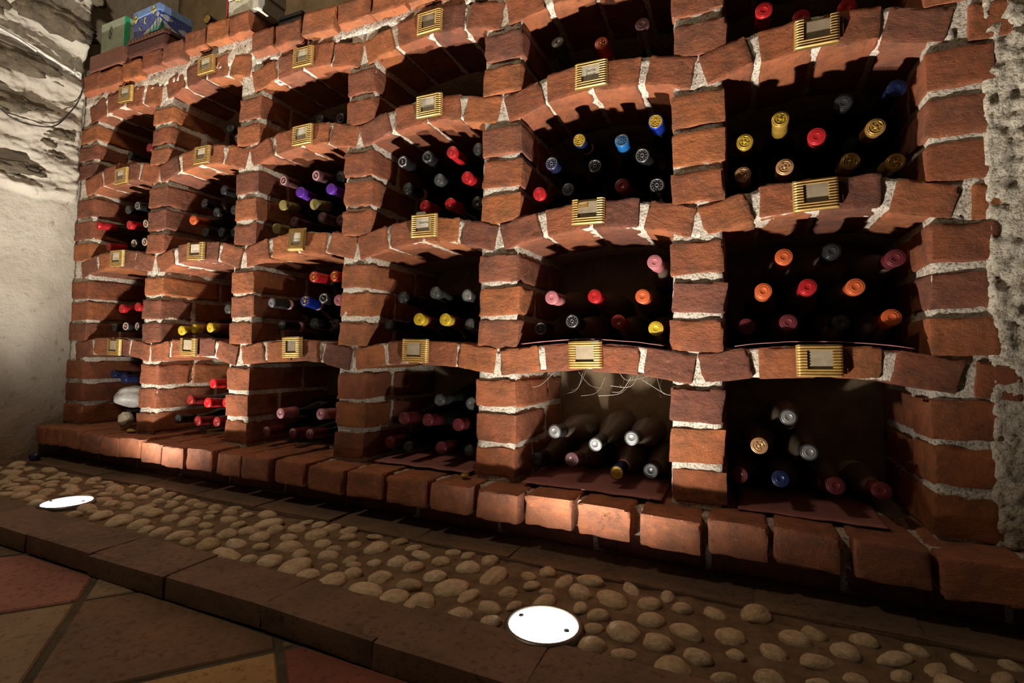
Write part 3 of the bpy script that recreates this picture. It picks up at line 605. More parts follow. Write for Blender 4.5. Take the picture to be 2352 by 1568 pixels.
def ground_light(x, y, label, rz, tilt_x):
    r = empty('ground_light', (x, y, Z_STRIP - .005), (0, 0, rz))
    tag(r, label, 'light', 'recessed floor spotlights')
    place('rim', mesh_from('rim', *lathe([(.0515, .006), (.0535, .0085), (.057, .0085), (.060, .005), (.060, -.02)], 40), M['lamp_metal']), r)
    place('lens', mesh_from('lens', *lathe([(.0001, .0088), (.02, .0088), (.04, .0082), (.0518, .0066)], 40), M['lamp_glass']), r)
    for s in (-1, 1):
        place('screw', mesh_from('screw', *lathe([(.0001, .0018), (.0038, .0016), (.0046, 0)], 12), M['screw']), r, (s * .039, 0, .0086))
    L = bpy.data.lights.new('uplight', 'SPOT')
    L.energy = UPLIGHT_POWER; L.color = UPLIGHT_COLOR; L.spot_size = math.radians(170); L.spot_blend = .8; L.shadow_soft_size = .016
    # wall-washer optics: the reflector throws more light up the wall than at its foot, little into the room
    L.use_nodes = True
    tn, tl = L.node_tree.nodes, L.node_tree.links
    em = next(n_ for n_ in tn if n_.type == 'EMISSION')
    ge = tn.new('ShaderNodeNewGeometry'); sx = tn.new('ShaderNodeSeparateXYZ'); tl.new(ge.outputs['Incoming'], sx.inputs[0])
    def mth(op, a_, b_=None):
        n_ = tn.new('ShaderNodeMath'); n_.operation = op
        for i_, q_ in enumerate((a_, b_)):
            if q_ is None: continue
            if isinstance(q_, (int, float)): n_.inputs[i_].default_value = q_
            else: tl.new(q_, n_.inputs[i_])
        return n_.outputs[0]
    dy_ = mth('MAXIMUM', sx.outputs[1], .22)
    vert = mth('SQRT', mth('ADD', mth('MULTIPLY', dy_, dy_), mth('MULTIPLY', sx.outputs[2], sx.outputs[2])))
    lat = mth('POWER', mth('MAXIMUM', mth('SUBTRACT', 1.0, mth('MULTIPLY', sx.outputs[0], sx.outputs[0])), .05), .6)
    pw = tn.new('ShaderNodeMath'); pw.operation = 'MULTIPLY'
    tl.new(mth('POWER', mth('DIVIDE', dy_, vert), -1.6), pw.inputs[0]); tl.new(lat, pw.inputs[1])
    mr = tn.new('ShaderNodeMapRange'); mr.interpolation_type = 'SMOOTHSTEP'; tl.new(sx.outputs[1], mr.inputs[0])
    for k_, v_ in ((1, -.25), (2, .12), (3, .12), (4, 1.0)): mr.inputs[k_].default_value = v_
    ml = tn.new('ShaderNodeMath'); ml.operation = 'MULTIPLY'; tl.new(pw.outputs[0], ml.inputs[0]); tl.new(mr.outputs[0], ml.inputs[1])
    tl.new(ml.outputs[0], em.inputs['Strength'])
    lo = bpy.data.objects.new('uplight', L); COL.objects.link(lo); lo.parent = r
    lo.location = (0, 0, -.012)                       # the bulb sits in the can below the glass
    d = Vector((0, .30, 1.0)); d.rotate(Euler((0, 0, -rz)))
    lo.rotation_euler = (-d).to_track_quat('Z', 'Y').to_euler()
    return r
ground_light(LAMPS[0][0], LAMPS[0][1], 'round lit floor spotlight in the pebbles, nearer the camera', -.15, 0.0)
ground_light(LAMPS[1][0], LAMPS[1][1], 'round lit floor spotlight in the pebbles by the left wall', .5, 0.0)

# added fill lamp, out of view overhead, to lift the floor and pebbles
cl = empty('fill_lamp', (-1.25, .10, 2.30))
tag(cl, 'small warm fill lamp with metal shade, added unseen above the room', 'lamp')
place('shade', mesh_from('shade', *lathe([(.012, .10), (.03, .095), (.10, .03), (.125, -.03), (.122, -.03), (.095, .028), (.03, .088)], 28), M['lamp_metal']), cl)
place('bulb', mesh_from('bulb', *lathe([(.0001, -.05), (.02, -.045), (.032, -.02), (.03, .005), (.015, .035), (.013, .06)], 20), flat_material('warm fill bulb', (.9, .8, .6), .4, 0, .5, None, ((1, .75, .45), 6.0))), cl)
place('cord', mesh_from('cord', *lathe([(.004, .10), (.004, .60)], 8), M['lamp_metal']), cl)
L = bpy.data.lights.new('fill_light', 'POINT'); L.energy = FILL_LAMP_POWER; L.color = FILL_LAMP_COLOR; L.shadow_soft_size = .10
lo = bpy.data.objects.new('fill_light', L); COL.objects.link(lo); lo.parent = cl; lo.location = (0, 0, -.14)

# ------------------------------------------------------------------ bottles
def fm(n, c, r=.35, m=0.0, **k): M[n] = flat_material(n, c, r, m, **k)
fm('dark glass', (.010, .012, .009), .10, 0, spec=.6)
fm('brown glass', (.020, .011, .006), .12, 0, spec=.6)
fm('dusty glass', (.11, .082, .056), .42, 0, spec=.5, bump=(140, .25, .001))
for n, c, r, m in [('red foil', (.44, .016, .020), .34, .25), ('dark red foil', (.20, .014, .014), .4, .2), ('maroon foil', (.13, .020, .026), .38, .2), ('black foil', (.012, .012, .013), .32, .2),
                   ('charcoal foil', (.035, .037, .038), .36, .3), ('grey foil', (.10, .105, .10), .36, .5), ('silver foil', (.30, .295, .29), .36, .6), ('gold foil', (.62, .38, .07), .32, .6), ('yellow foil', (.58, .40, .03), .36, .3),
                   ('copper foil', (.55, .30, .14), .36, .5), ('bronze foil', (.40, .22, .06), .36, .5), ('orange foil', (.58, .115, .035), .38, .2), ('pink foil', (.44, .15, .17), .42, .1), ('mauve foil', (.09, .035, .040), .45, .1),
                   ('purple foil', (.12, .03, .36), .36, .2), ('olive foil', (.27, .22, .075), .45, .1), ('blue foil', (.015, .14, .42), .34, .3), ('navy foil', (.012, .016, .06), .34, .2), ('royal blue foil', (.008, .03, .30), .32, .2), ('navy blue foil', (.008, .018, .07), .32, .2), ('cream paper', (.42, .36, .26), .7, 0), ('pink paper', (.48, .26, .26), .7, 0)]:
    fm(n, c, r, m)
RB = .0355
def ring_profile(pts): return pts
bord = [(.0135, .006), (.0140, .05), (.0142, .078), (.0158, .092), (.0235, .112), (.0310, .128), (.0348, .146), (RB, .165), (RB, .288), (.0345, .297), (.030, .301), (.012, .296), (.0001, .292)]
burg = [(.0135, .006), (.0140, .05), (.0148, .072), (.0175, .095), (.0225, .120), (.0285, .146), (.0332, .168), (RB, .192), (RB, .286), (.0345, .295), (.030, .299), (.012, .293), (.0001, .289)]
BM = [mesh_from('body', *lathe(bord, 26, 'Y'), M['dark glass']), mesh_from('body', *lathe(burg, 26, 'Y'), M['dark glass'])]
CAPS = mesh_from('capsule', *lathe([(.0120, .0012), (.0149, .0004), (.0156, .0016), (.0156, .0105), (.0150, .0125), (.0144, .014), (.0146, .030), (.0149, .058), (.0143, .0585)], 26, 'Y'), M['red foil'])
TOPS = {'plain': mesh_from('capsule_top', *lathe([(.0001, .0004), (.0095, .0005), (.0120, .0012)], 26, 'Y'), M['red foil']),
        'rim': mesh_from('capsule_top', *lathe([(.0001, .0010), (.0060, .0010), (.0068, .0002), (.0078, .0010), (.0100, .0012), (.0120, .0004), (.0125, .0012)], 26, 'Y'), M['red foil'])}
def emblem_mesh(kind):
    V, F = [], []
    def add(v, f):
        o = len(V); V.extend(v); F.extend([tuple(i + o for i in q) for q in f])
    if kind == 'rays':
        add(*lathe([(.0030, .0002), (.0036, -.0004), (.0042, .0002)], 18, 'Y'))
        add(*lathe([(.0118, .0006), (.0125, -.0003), (.0134, .0006)], 26, 'Y'))
        for i in range(10):
            a = 2 * math.pi * i / 10; c, s = math.cos(a), math.sin(a)
            P = [(.0075, -.0006), (.0105, -.0010), (.0105, .0010), (.0075, .0006)]
            add([(p * c - q * s, -.0005, p * s + q * c) for p, q in P], [(0, 1, 2, 3)])
    elif kind == 'ring':
        add(*lathe([(.0095, .0004), (.0104, -.0004), (.0125, -.0004), (.0132, .0006)], 26, 'Y'))
        P = [(-.006, -.0012), (.005, -.0035), (.006, -.0010), (-.005, .0035)]
        add([(p, -.0004, q) for p, q in P], [(0, 1, 2, 3)])
    else:                                             # crest: boss with bars
        add(*lathe([(.0001, -.0006), (.0026, -.0004), (.0034, .0004)], 14, 'Y'))
        add(*lathe([(.0104, .0006), (.0112, -.0003), (.0120, .0006)], 26, 'Y'))
        for i in range(5):
            a = 2 * math.pi * (i + .3) / 5; c, s = math.cos(a), math.sin(a)
            P = [(.0042, -.0012), (.0085, -.0018), (.0085, .0018), (.0042, .0012)]
            add([(p * c - q * s, -.0004, p * s + q * c) for p, q in P], [(0, 1, 2, 3)])
    return mesh_from('emblem', V, F, M['silver foil'])
EM = {k: emblem_mesh(k) for k in ('rays', 'ring', 'crest')}
SLEEVE = mesh_from('sleeve', *lathe([(.0148, .0245), (.0152, .025), (.0153, .058), (.0151, .076), (.0144, .0764)], 24, 'Y'), M['maroon foil'])
BAND = mesh_from('neck_band', *lathe([(.0141, .060), (.0147, .0602), (.0148, .074), (.0142, .0742)], 24, 'Y'), M['cream paper'])
LABEL = mesh_from('paper_label', [(math.sin(a) * (RB + .0004), y, math.cos(a) * (RB + .0004)) for y in (.19, .275) for a in [(-1.2 + 2.4 * i / 12) for i in range(13)]],
                  [(i, i + 1, 14 + i, 13 + i) for i in range(12)], M['cream paper'])
# style: capsule foil, top foil, top mesh, emblem (mesh, foil), words, neck band, glass
ST = {'red': ('red foil', 'red foil', 'rim', None, 'red-capped', None), 'red_dim': ('dark red foil', 'dark red foil', 'plain', None, 'dark-red-capped', None), 'dkred': ('dark red foil', 'dark red foil', 'rim', None, 'dark-red-capped', None),
      'red_gold': ('red foil', 'red foil', 'plain', ('crest', 'gold foil'), 'red-and-gold-capped', 'cream paper'), 'black': ('black foil', 'charcoal foil', 'rim', None, 'black-capped', None), 'black_ring': ('black foil', 'black foil', 'plain', ('ring', 'grey foil'), 'black-capped silver-ringed', None),
      'silver': ('charcoal foil', 'silver foil', 'rim', None, 'silver-capped', None), 'silver_ring': ('black foil', 'black foil', 'plain', ('ring', 'silver foil'), 'silver-ringed black-capped', None), 'grey': ('charcoal foil', 'grey foil', 'rim', None, 'grey-capped', None),
      'mauve': ('mauve foil', 'mauve foil', 'rim', None, 'dull-mauve-capped', None), 'maroon': ('maroon foil', 'maroon foil', 'rim', None, 'maroon-capped', None), 'cream_ring': ('black foil', 'maroon foil', 'plain', ('ring', 'cream paper'), 'cream-ringed dark-capped', None),
      'orange': ('orange foil', 'orange foil', 'rim', None, 'orange-capped', None), 'pink_ring': ('mauve foil', 'mauve foil', 'plain', ('ring', 'pink paper'), 'pink-ringed plum-capped', None), 'purple': ('purple foil', 'purple foil', 'plain', None, 'purple-capped', None),
      'olive': ('olive foil', 'olive foil', 'plain', None, 'olive-capped', None), 'gold': ('navy foil', 'gold foil', 'rim', ('rays', 'yellow foil'), 'gold-topped', 'pink paper'), 'blue': ('blue foil', 'blue foil', 'plain', ('rays', 'silver foil'), 'bright-blue-capped', None),
      'gold_blue': ('royal blue foil', 'gold foil', 'rim', ('rays', 'yellow foil'), 'gold-topped royal-blue', None), 'black_silver': ('black foil', 'black foil', 'plain', ('rays', 'silver foil'), 'silver-embossed black-capped', None), 'navy_silver': ('navy foil', 'navy foil', 'plain', ('rays', 'silver foil'), 'silver-embossed navy-capped', None),
      'blue_dk': ('navy foil', 'navy blue foil', 'rim', None, 'dark-blue-capped', None), 'bronze': ('bronze foil', 'bronze foil', 'rim', ('crest', 'gold foil'), 'bronze-capped', None), 'copper': ('copper foil', 'copper foil', 'rim', ('crest', 'copper foil'), 'copper-capped', None),
      'gold_all': ('gold foil', 'gold foil', 'rim', ('crest', 'yellow foil'), 'gold-capped', None), 'yellow': ('yellow foil', 'yellow foil', 'rim', None, 'yellow-capped', None), 'pink': ('pink foil', 'pink foil', 'rim', None, 'pink-capped', None), 'blue_gold': ('royal blue foil', 'royal blue foil', 'plain', ('crest', 'gold foil'), 'blue-and-gold-capped', 'cream paper')}
GLASSES = ['dark glass', 'dark glass', 'brown glass']
def put_bottle(x, y, z, dx, dz, kind, label, group, glass=None, shape=None, band=None, paper=False, cat='bottle'):
    s = ST[kind]
    d = Vector((dx * 1.15, .20, dz * 1.15)).normalized()
    q = d.to_track_quat('Y', 'Z')
    base = Vector((x, y, z + H)) + d * .299                    # the thing's root sits at the bottle's foot
    r = empty('wine_bottle', base); r.rotation_mode = 'QUATERNION'; r.rotation_quaternion = q
    tag(r, label, cat, group)
    t = (0, -.299, 0); spin = rng.uniform(0, 6.28)
    place('body', BM[shape if shape is not None else (0 if rng.random() < .6 else 1)], r, t, mat=M[glass or rng.choice(GLASSES)])
    cp = place('capsule', CAPS, r, t, (0, spin, 0), mat=M[s[0]])
    place('capsule_top', TOPS[s[2]], cp, mat=M[s[1]])
    if s[3]: place('emblem', EM[s[3][0]], cp, (0, 0, 0), mat=M[s[3][1]])
    if kind == 'yellow': place('sleeve', SLEEVE, r, t)
    b = band or s[5]
    if b: place('neck_band', BAND, r, t, mat=M[b])
    if paper: place('paper_label', LABEL, r, t)
    return r
COLN = ['leftmost column', 'second column', 'third column', 'fourth column', 'fifth column', 'rightmost column']
ROWN = {3: 'top-row', 2: 'second-row', 1: 'third-row', 0: 'bottom-row'}
ORD = ['first', 'second', 'third', 'fourth', 'fifth', 'sixth']
cells = {}
BOTTLES = [b[:7] + ('dkred',) if (b[0], b[1], b[7]) == (0, 1, 'red') and b[2] < -1.56 else b for b in BOTTLES]
BOTTLES = [b[:7] + ('gold_all',) if b[7] == 'gold' and (b[0], b[1]) == (2, 5) else b for b in BOTTLES]
for b in BOTTLES: cells.setdefault((b[0], b[1]), []).append(b)
def layers(bs):
    zs_ = sorted(bs, key=lambda b: b[4]); out = []
    for b in zs_:
        if out and b[4] - out[-1][-1][4] < .033 and b[4] - out[-1][0][4] < .045: out[-1].append(b)
        else: out.append([b])
    return [sorted(l, key=lambda b: b[2]) for l in out]
LN = {1: ['only'], 2: ['lower', 'upper'], 3: ['bottom', 'middle', 'top'], 4: ['bottom', 'lower-middle', 'upper-middle', 'top'], 5: ['bottom', 'lower', 'middle', 'upper', 'top']}
for (r_, c_), bs in cells.items():
    ly = layers(bs)
    for li, l in enumerate(ly):
        for i, b in enumerate(l):
            pos = 'single' if len(l) == 1 else ('leftmost' if i == 0 else 'rightmost' if i == len(l) - 1 else ORD[i] + ' from left')
            lay = '' if len(ly) == 1 else ' in ' + LN[len(ly)][li] + ' layer'
            lab = '%s wine bottle, %s%s, %s niche of %s' % (ST[b[7]][4], pos, lay, ROWN[r_], COLN[c_])
            gl = 'dusty glass' if r_ < 2 and c_ in (4, 5) else None
            sh = 1 if (r_, c_) in ((0, 4), (0, 5), (1, 4), (1, 5), (0, 3)) else None
            bd_ = {('black', 2, 1): 'cream paper', ('silver', 1, 2): 'pink paper', ('black', 1, 2): 'pink paper', ('black', 2, 3): 'pink paper'}.get((b[7], r_, c_))
            put_bottle(b[2], b[3], b[4], b[5], b[6], b[7], lab, 'wine bottles in the brick niches', gl, sh, bd_, (r_, c_) == (0, 5) and i == len(l) - 1 and li == 0)
# a bottle lying on top of the rack
put_bottle(-1.605, 1.085, 1.069, 0, 0, 'gold', 'gold-topped wine bottle lying on top of the rack, right of the blue box', 'bottles on top of the rack')

# ------------------------------------------------------------------ gold card holders on the arches
M['gold_card'] = flat_material('gold corrugated card', (.58, .37, .12), .38, .5, .5)
M['card'] = flat_material('name card', (.52, .46, .35), .8)
M['card_grey'] = flat_material('greyed name card', (.29, .23, .15), .8)
M['ink'] = flat_material('dark ink', (.10, .09, .07), .8)
def holder_mesh(w, h, ww, wh, dzw=.002, open_top=False, vertical=False, ridge=.0052):
    """corrugated sheet with a window, edges folded back"""
    xs = [(-w / 2, .009), (-w / 2 + .0015, .002), (-w / 2 + .006, 0), (-ww / 2, 0), (ww / 2, 0), (w / 2 - .006, 0), (w / 2 - .0015, .002), (w / 2, .009)]
    n = int(h / ridge) * 6
    V, F = [], []
    for k in range(n + 1):
        zz = -h / 2 + h * k / n
        c = math.cos(2 * math.pi * (zz + h / 2) / ridge)
        for i, (x, y) in enumerate(xs):
            V.append((x, y + .0014 * c * (0.35 if i in (0, 7) else 1), zz))
    m = len(xs)
    for k in range(n):
        za = -h / 2 + h * (k + .5) / n
        for i in range(m - 1):
            if i == 3 and abs(za - dzw) < wh / 2: continue
            if i == 3 and open_top and za > dzw: continue
            F.append((k * m + i, k * m + i + 1, (k + 1) * m + i + 1, (k + 1) * m + i))
    o = len(V)                                          # back sheet closing the holder
    V += [(-w / 2, .0095, -h / 2), (w / 2, .0095, -h / 2), (w / 2, .0095, h / 2), (-w / 2, .0095, h / 2)]
    F.append((o, o + 1, o + 2, o + 3))
    if vertical:
        V = [(v[2] * w / h, v[1], v[0] * h / w) for v in V]
    return mesh_from('frame', V, F, M['gold_card'])
def text_mesh(txt, size):
    cu = bpy.data.curves.new('lettering', 'FONT'); cu.body = txt; cu.size = size; cu.align_x = 'CENTER'; cu.align_y = 'CENTER'; cu.extrude = .0001
    cu.space_line = 1.15
    ob = bpy.data.objects.new('lettering', cu); COL.objects.link(ob)
    bpy.context.view_layer.update()
    me = bpy.data.meshes.new_from_object(ob.evaluated_get(bpy.context.evaluated_depsgraph_get()))
    bpy.data.objects.remove(ob); me.name = 'lettering'; me.materials.clear(); me.materials.append(M['ink'])
    return me
H0 = holder_mesh(.075, .058, .040, .034)
H1 = holder_mesh(.075, .056, .043, .034, .003, True)
H2 = holder_mesh(.056, .066, .030, .036, .0, False, True)
CARD = mesh_from('card', *lattice_box(1, 1, 1, lambda u, v, w: (-.023 + u * .046, .0035 + v * .001, -.020 + w * .040)), M['card'], False)
ROWP = {1: 'top arch', 2: 'second arch', 3: 'third arch', 4: 'lowest arch'}
TXT = {(2, 4): 'Dornik\nKumlie', (3, 3): 'Cabernet', }
for (r_, c_, x, z) in PLATES:
    slope = {1: -.0, 2: 0, 3: 0, 4: 0}[r_]
    R = empty('card_holder', (x, YF - .0215, z + H), (rng.uniform(-.03, .03), rng.uniform(-.04, .04) + slope, rng.uniform(-.04, .04)))
    blank = r_ == 4 or (r_, c_) in ((2, 5), (3, 4), (3, 5), (1, 3))
    look = 'blank grey card' if blank else 'pale written card'
    extra = ''
    fr, hm = H0, None
    if (r_, c_) in ((2, 5), (3, 4), (3, 1), (4, 0), (4, 1)): fr = H1; extra = 'torn-topped '
    if (r_, c_) == (3, 2): fr = H2; extra = 'upright '
    tag(R, '%sgold corrugated holder with %s on %s of %s' % (extra, look, ROWP[r_], COLN[c_]), 'card holder', 'gold card holders on the arches')
    place('frame', fr, R)
    cs = 1.0 if fr is not H2 else .8
    cd = place('card', CARD, R, (0, 0, .002), (0, 0, 0), (cs, 1, 1), mat=M['card_grey'] if blank else M['card'])
    if (r_, c_) in TXT:
        place('lettering', text_mesh(TXT[(r_, c_)], .0075), cd, (0, .0032, .002 if c_ == 4 else .006), (math.pi / 2, 0, 0))
    elif not blank:                                            # handwriting too small to read: faint strokes
        V, F = [], []
        for ln in range(1 if r_ < 3 else 2):
            xx = -.014
            while xx < .013:
                wd = rng.uniform(.002, .005); zz = -.002 - ln * .008; o = len(V)
                V += [(xx, .0033, zz), (xx + wd, .0033, zz), (xx + wd, .0033, zz + .0016), (xx, .0033, zz + .0016)]; F.append((o, o + 1, o + 2, o + 3)); xx += wd + .0012
        place('lettering', mesh_from('lettering', V, F, M['ink'], False), cd)
    if (r_, c_) == (3, 4):                                     # a torn flap of the corrugated card hangs over the window
        place('flap', mesh_from('flap', *lattice_box(6, 1, 6, lambda u, v, w: (-.022 + u * .026, -.003 + v * .0006 - .001 * math.cos(w * 18) - u * .002, .006 + w * .011)), M['gold_card']), R)
    if (r_, c_) == (3, 3):
        place('paper_tab', mesh_from('paper_tab', *lattice_box(4, 1, 2, lambda u, v, w: (-.028 + u * .036 + w * .006 * (1 - 2 * u), .004 + v * .0006 + w * .002, .026 + w * .011)), M['card']), R)

# ------------------------------------------------------------------ things on top of the rack
def box_part(name, parent, x0, x1, y0, y1, z0, z1, mat, bev=.002):
    bm = bmesh.new()
    bmesh.ops.create_cube(bm, size=1)
    for v in bm.verts: v.co = Vector((x0 + (v.co.x + .5) * (x1 - x0), y0 + (v.co.y + .5) * (y1 - y0), z0 + (v.co.z + .5) * (z1 - z0)))
    if bev: bmesh.ops.bevel(bm, geom=bm.edges[:], offset=bev, segments=2, affect='EDGES')
    me = bpy.data.meshes.new(name); bm.to_mesh(me); bm.free(); me.materials.append(mat)
    return place(name, me, parent)
ZT = 1.004 + H                                                # top of the left part of the capping
M['brown_card'] = flat_material('brown card box', (.17, .065, .042), .6)
M['brown_card_in'] = flat_material('orange brown card', (.25, .10, .03), .6)
M['green_tin'] = flat_material('pale green paper', (.34, .40, .30), .5)
M['green_edge'] = flat_material('green paper edge', (.03, .35, .17), .5)
M['silver_trim'] = flat_material('silver braid', (.55, .52, .45), .3, .6)
M['dark_wood'] = flat_material('dark carved wood', (.075, .026, .020), .45, 0, .5, (70, .4, .004))
M['blue_lid'] = flat_material('sky blue lid', (.16, .27, .52), .45)
M['blue_night'] = None
m, t, ns, ls, b = nt('night sky print')
v_, _, _ = coords(ns, ls, 0.0)
c = ramp(ns, ls, noise_tex(ns, ls, v_, 300, 2, .5), [(.62, (.035, .055, .22)), (.72, (.50, .55, .70))])
ls.new(c, b.inputs['Base Color']); b.inputs['Roughness'].default_value = .4
M['blue_night'] = m
M['snow'] = flat_material('printed snow hill', (.45, .42, .42), .5)
M['fir'] = flat_material('printed fir tree', (.02, .17, .12), .5)
M['cloud'] = flat_material('printed cloud', (.35, .38, .45), .5)
M['moon'] = flat_material('gold stars and moon', (.70, .60, .12), .4, .2)
M['white_card'] = flat_material('cream gift card', (.50, .48, .40), .55)
M['red_ribbon'] = flat_material('red ribbon', (.30, .02, .04), .5)
M['grey_board'] = flat_material('grey mauve board', (.17, .14, .17), .6)
M['dark_box'] = flat_material('dark box', (.025, .022, .026), .5)
def flat_shape(name, parent, pts, plane, off, mat, th=.0008):
    """thin printed or glued shape; plane 'F' lies on a face at y=off, 'R' on a face at x=off"""
    n = len(pts)
    if plane == 'F': V = [(a, off, b_) for a, b_ in pts] + [(a, off - th, b_) for a, b_ in pts]
    else: V = [(off, a, b_) for a, b_ in pts] + [(off + th, a, b_) for a, b_ in pts]
    F = [tuple(range(n))[::-1], tuple(range(n, 2 * n))] + [(i, (i + 1) % n, n + (i + 1) % n, n + i) for i in range(n)]
    return place(name, mesh_from(name, V, F, mat, False), parent)
def blob(cx, cz, rx, rz, n=16, k=0.0):
    return [(cx + rx * math.cos(2 * math.pi * i / n) * (1 + k * math.cos(8 * math.pi * i / n)), cz + rz * math.sin(2 * math.pi * i / n) * (1 + k * math.cos(8 * math.pi * i / n))) for i in range(n)]

cr = empty('card_box', (-2.118, 1.105, ZT - .001)); tag(cr, 'open brown card box on top of the rack beside the stone wall', 'box')
box_part('body', cr, -.100, .105, -.043, .05, 0, .060, M['brown_card'])
fl_ = box_part('flap', cr, .105, .140, -.040, -.036, -.004, .058, M['brown_card_in'], 0); fl_.rotation_euler = (0, .0, .15)
gb = empty('gift_box', (-2.115, 1.116, ZT + .0595)); tag(gb, 'pale green paper gift box with beaded silver top edge and dark bow', 'gift box')
box_part('body', gb, -.075, .070, -.035, .035, 0, .100, M['green_tin'])
box_part('edge', gb, .068, .0715, -.0365, -.020, 0, .125, M['green_edge'], 0)
box_part('lid', gb, -.076, .071, -.0362, .036, .098, .126, M['green_tin'])
for k in range(3):
    for i in range(14):
        place('bead', TOPS['plain'], gb, (-.070 + i * .0105, -.0366, .100 + k * .010), scale=(.35, 1, .35), mat=M['silver_trim'])
bw = lathe([(.008, 0), (.0095, .001), (.011, 0), (.0095, -.001)], 14)
place('bow', mesh_from('bow', [(x, z, y) for x, y, z in bw[0]], bw[1], M['dark_box']), gb, (-.015, -.038, .072), (0, .3, 0), (.7, 1, 1.3))
place('bow', mesh_from('bow', [(x, z, y) for x, y, z in bw[0]], bw[1], M['dark_box']), gb, (-.010, -.038, .087), (0, .9, 0), (.5, 1, .9))

wbx = empty('wooden_box', (-1.882, 1.125, ZT + .006)); tag(wbx, 'dark carved wooden casket under the blue winter box', 'box')
box_part('body', wbx, -.105, .105, -.065, .065, 0, .040, M['dark_wood'], .003)
box_part('lid', wbx, -.107, .107, -.067, .067, .0415, .058, M['dark_wood'], .003)
for i in range(11): place('stud', TOPS['plain'], wbx, (-.09 + i * .018, -.0675, .050), scale=(.3, 1, .3), mat=M['bronze foil'])
for i in range(5): place('stud', TOPS['plain'], wbx, (-.05 + i * .025, -.0655, .022), scale=(.35, 1, .35), mat=M['grey foil'])

bb = empty('gift_box', (-1.886, 1.117, ZT + .006 + .0585), (0, 0, -.03)); tag(bb, 'blue winter night gift box with gold stars, moon and fir trees', 'gift box')
bb.scale = (.74, 1.0, 1.0)
bd2 = box_part('body', bb, -.100, .100, -.055, .055, 0, .072, M['blue_night'], .0015)
box_part('lid', bb, -.1025, .1025, -.0575, .0575, .070, .096, M['blue_lid'], .0015)
flat_shape('snow_hill', bd2, [(-.02, .001), (.0985, .001), (.0985, .046), (.08, .040), (.055, .026), (.03, .018), (0, .012)], 'F', -.0551, M['snow'])
flat_shape('snow_hill', bd2, [(-.053, .001), (.053, .001), (.053, .010), (.03, .014), (0, .024), (-.03, .036), (-.053, .046)], 'R', .1001, M['snow'])
for (a, h_) in ((.088, .045), (.065, .026), (.04, .016)): flat_shape('fir_tree', bd2, [(a - .011, .002), (a + .010, .002), (a + .005, .002 + h_ * .5), (a + .0005, .002 + h_), (a - .006, .002 + h_ * .5)], 'F', -.0563, M['fir'])
for (a, h_) in ((-.044, .046), (-.018, .026), (.008, .022), (.034, .018)): flat_shape('fir_tree', bd2, [(a - .010, .002), (a + .010, .002), (a + .005, .002 + h_ * .5), (a, .002 + h_), (a - .005, .002 + h_ * .5)], 'R', .1011, M['fir'])
for (a, z_) in ((-.030, .055), (.030, .034)): flat_shape('cloud', bd2, blob(a, z_, .020, .009, 20, .12), 'R', .1001, M['cloud'])
flat_shape('cloud', bd2, blob(.088, .058, .012, .008, 20, .12), 'F', -.0551, M['cloud'])
for (a, z_) in ((-.078, .068), (.062, .076)):
    flat_shape('star', bb, blob(a, z_, .014, .013, 20, .16), 'F', -.0580, M['moon'])
    box_part('star_band', bb, a - .014, a + .014, -.0596, -.0590, z_ - .0012, z_ + .0012, M['dark_box'], 0)
flat_shape('moon', bd2, [(-.002 + .012 * math.cos(1.9 + i * .3), .052 + .013 * math.sin(1.9 + i * .3)) for i in range(9)] + [(.002 + .009 * math.cos(4.2 - i * .27), .052 + .011 * math.sin(4.2 - i * .27)) for i in range(9)], 'F', -.0563, M['moon'])
flat_shape('figure', bd2, [(-.048, .036), (-.040, .028), (-.028, .018), (-.034, .020), (-.043, .026), (-.052, .034)], 'F', -.0563, M['moon'])

wg = empty('gift_box', (-1.418, 1.122, ZT + .030), (0, 0, .02)); tag(wg, 'cream gift box with red side and gold bow on top of the rack', 'gift box')
box_part('body', wg, -.066, .066, -.05, .05, 0, .050, M['white_card'])
box_part('lid', wg, -.068, .068, -.052, .052, .052, .090, M['white_card'])
box_part('side_panel', wg, -.074, -.0675, -.051, .05, 0, .088, M['red_ribbon'], .001)
for i in range(5): flat_shape('bow', wg, blob(-.015 + .011 * math.cos(i * 1.26), .052 + .009 * math.sin(i * 1.26), .008, .005, 10), 'F', -.0525 - .0006 * i, M['moon'], .002)
dbx = empty('dark_box', (-1.325, 1.22, .959 + H)); tag(dbx, 'low dark box behind the stepped capping bricks', 'box')
box_part('body', dbx, -.060, .070, -.07, .07, 0, .075, M['dark_box'])
box_part('lid', dbx, -.061, .071, -.071, .071, .078, .092, M['dark_box'])
gbo = empty('board', (-1.265, 1.13, .961 + H), (0, -.12, 0)); tag(gbo, 'grey mauve board leaning over the dark box', 'board')
bo = box_part('panel', gbo, -.035, .030, -.012, .16, .0, .012, M['grey_board'], .001); bo.rotation_euler = (.75, 0, 0)
box_part('edge_strip', gbo, -.036, .031, -.016, -.010, -.004, .006, M['dark_box'], .001)

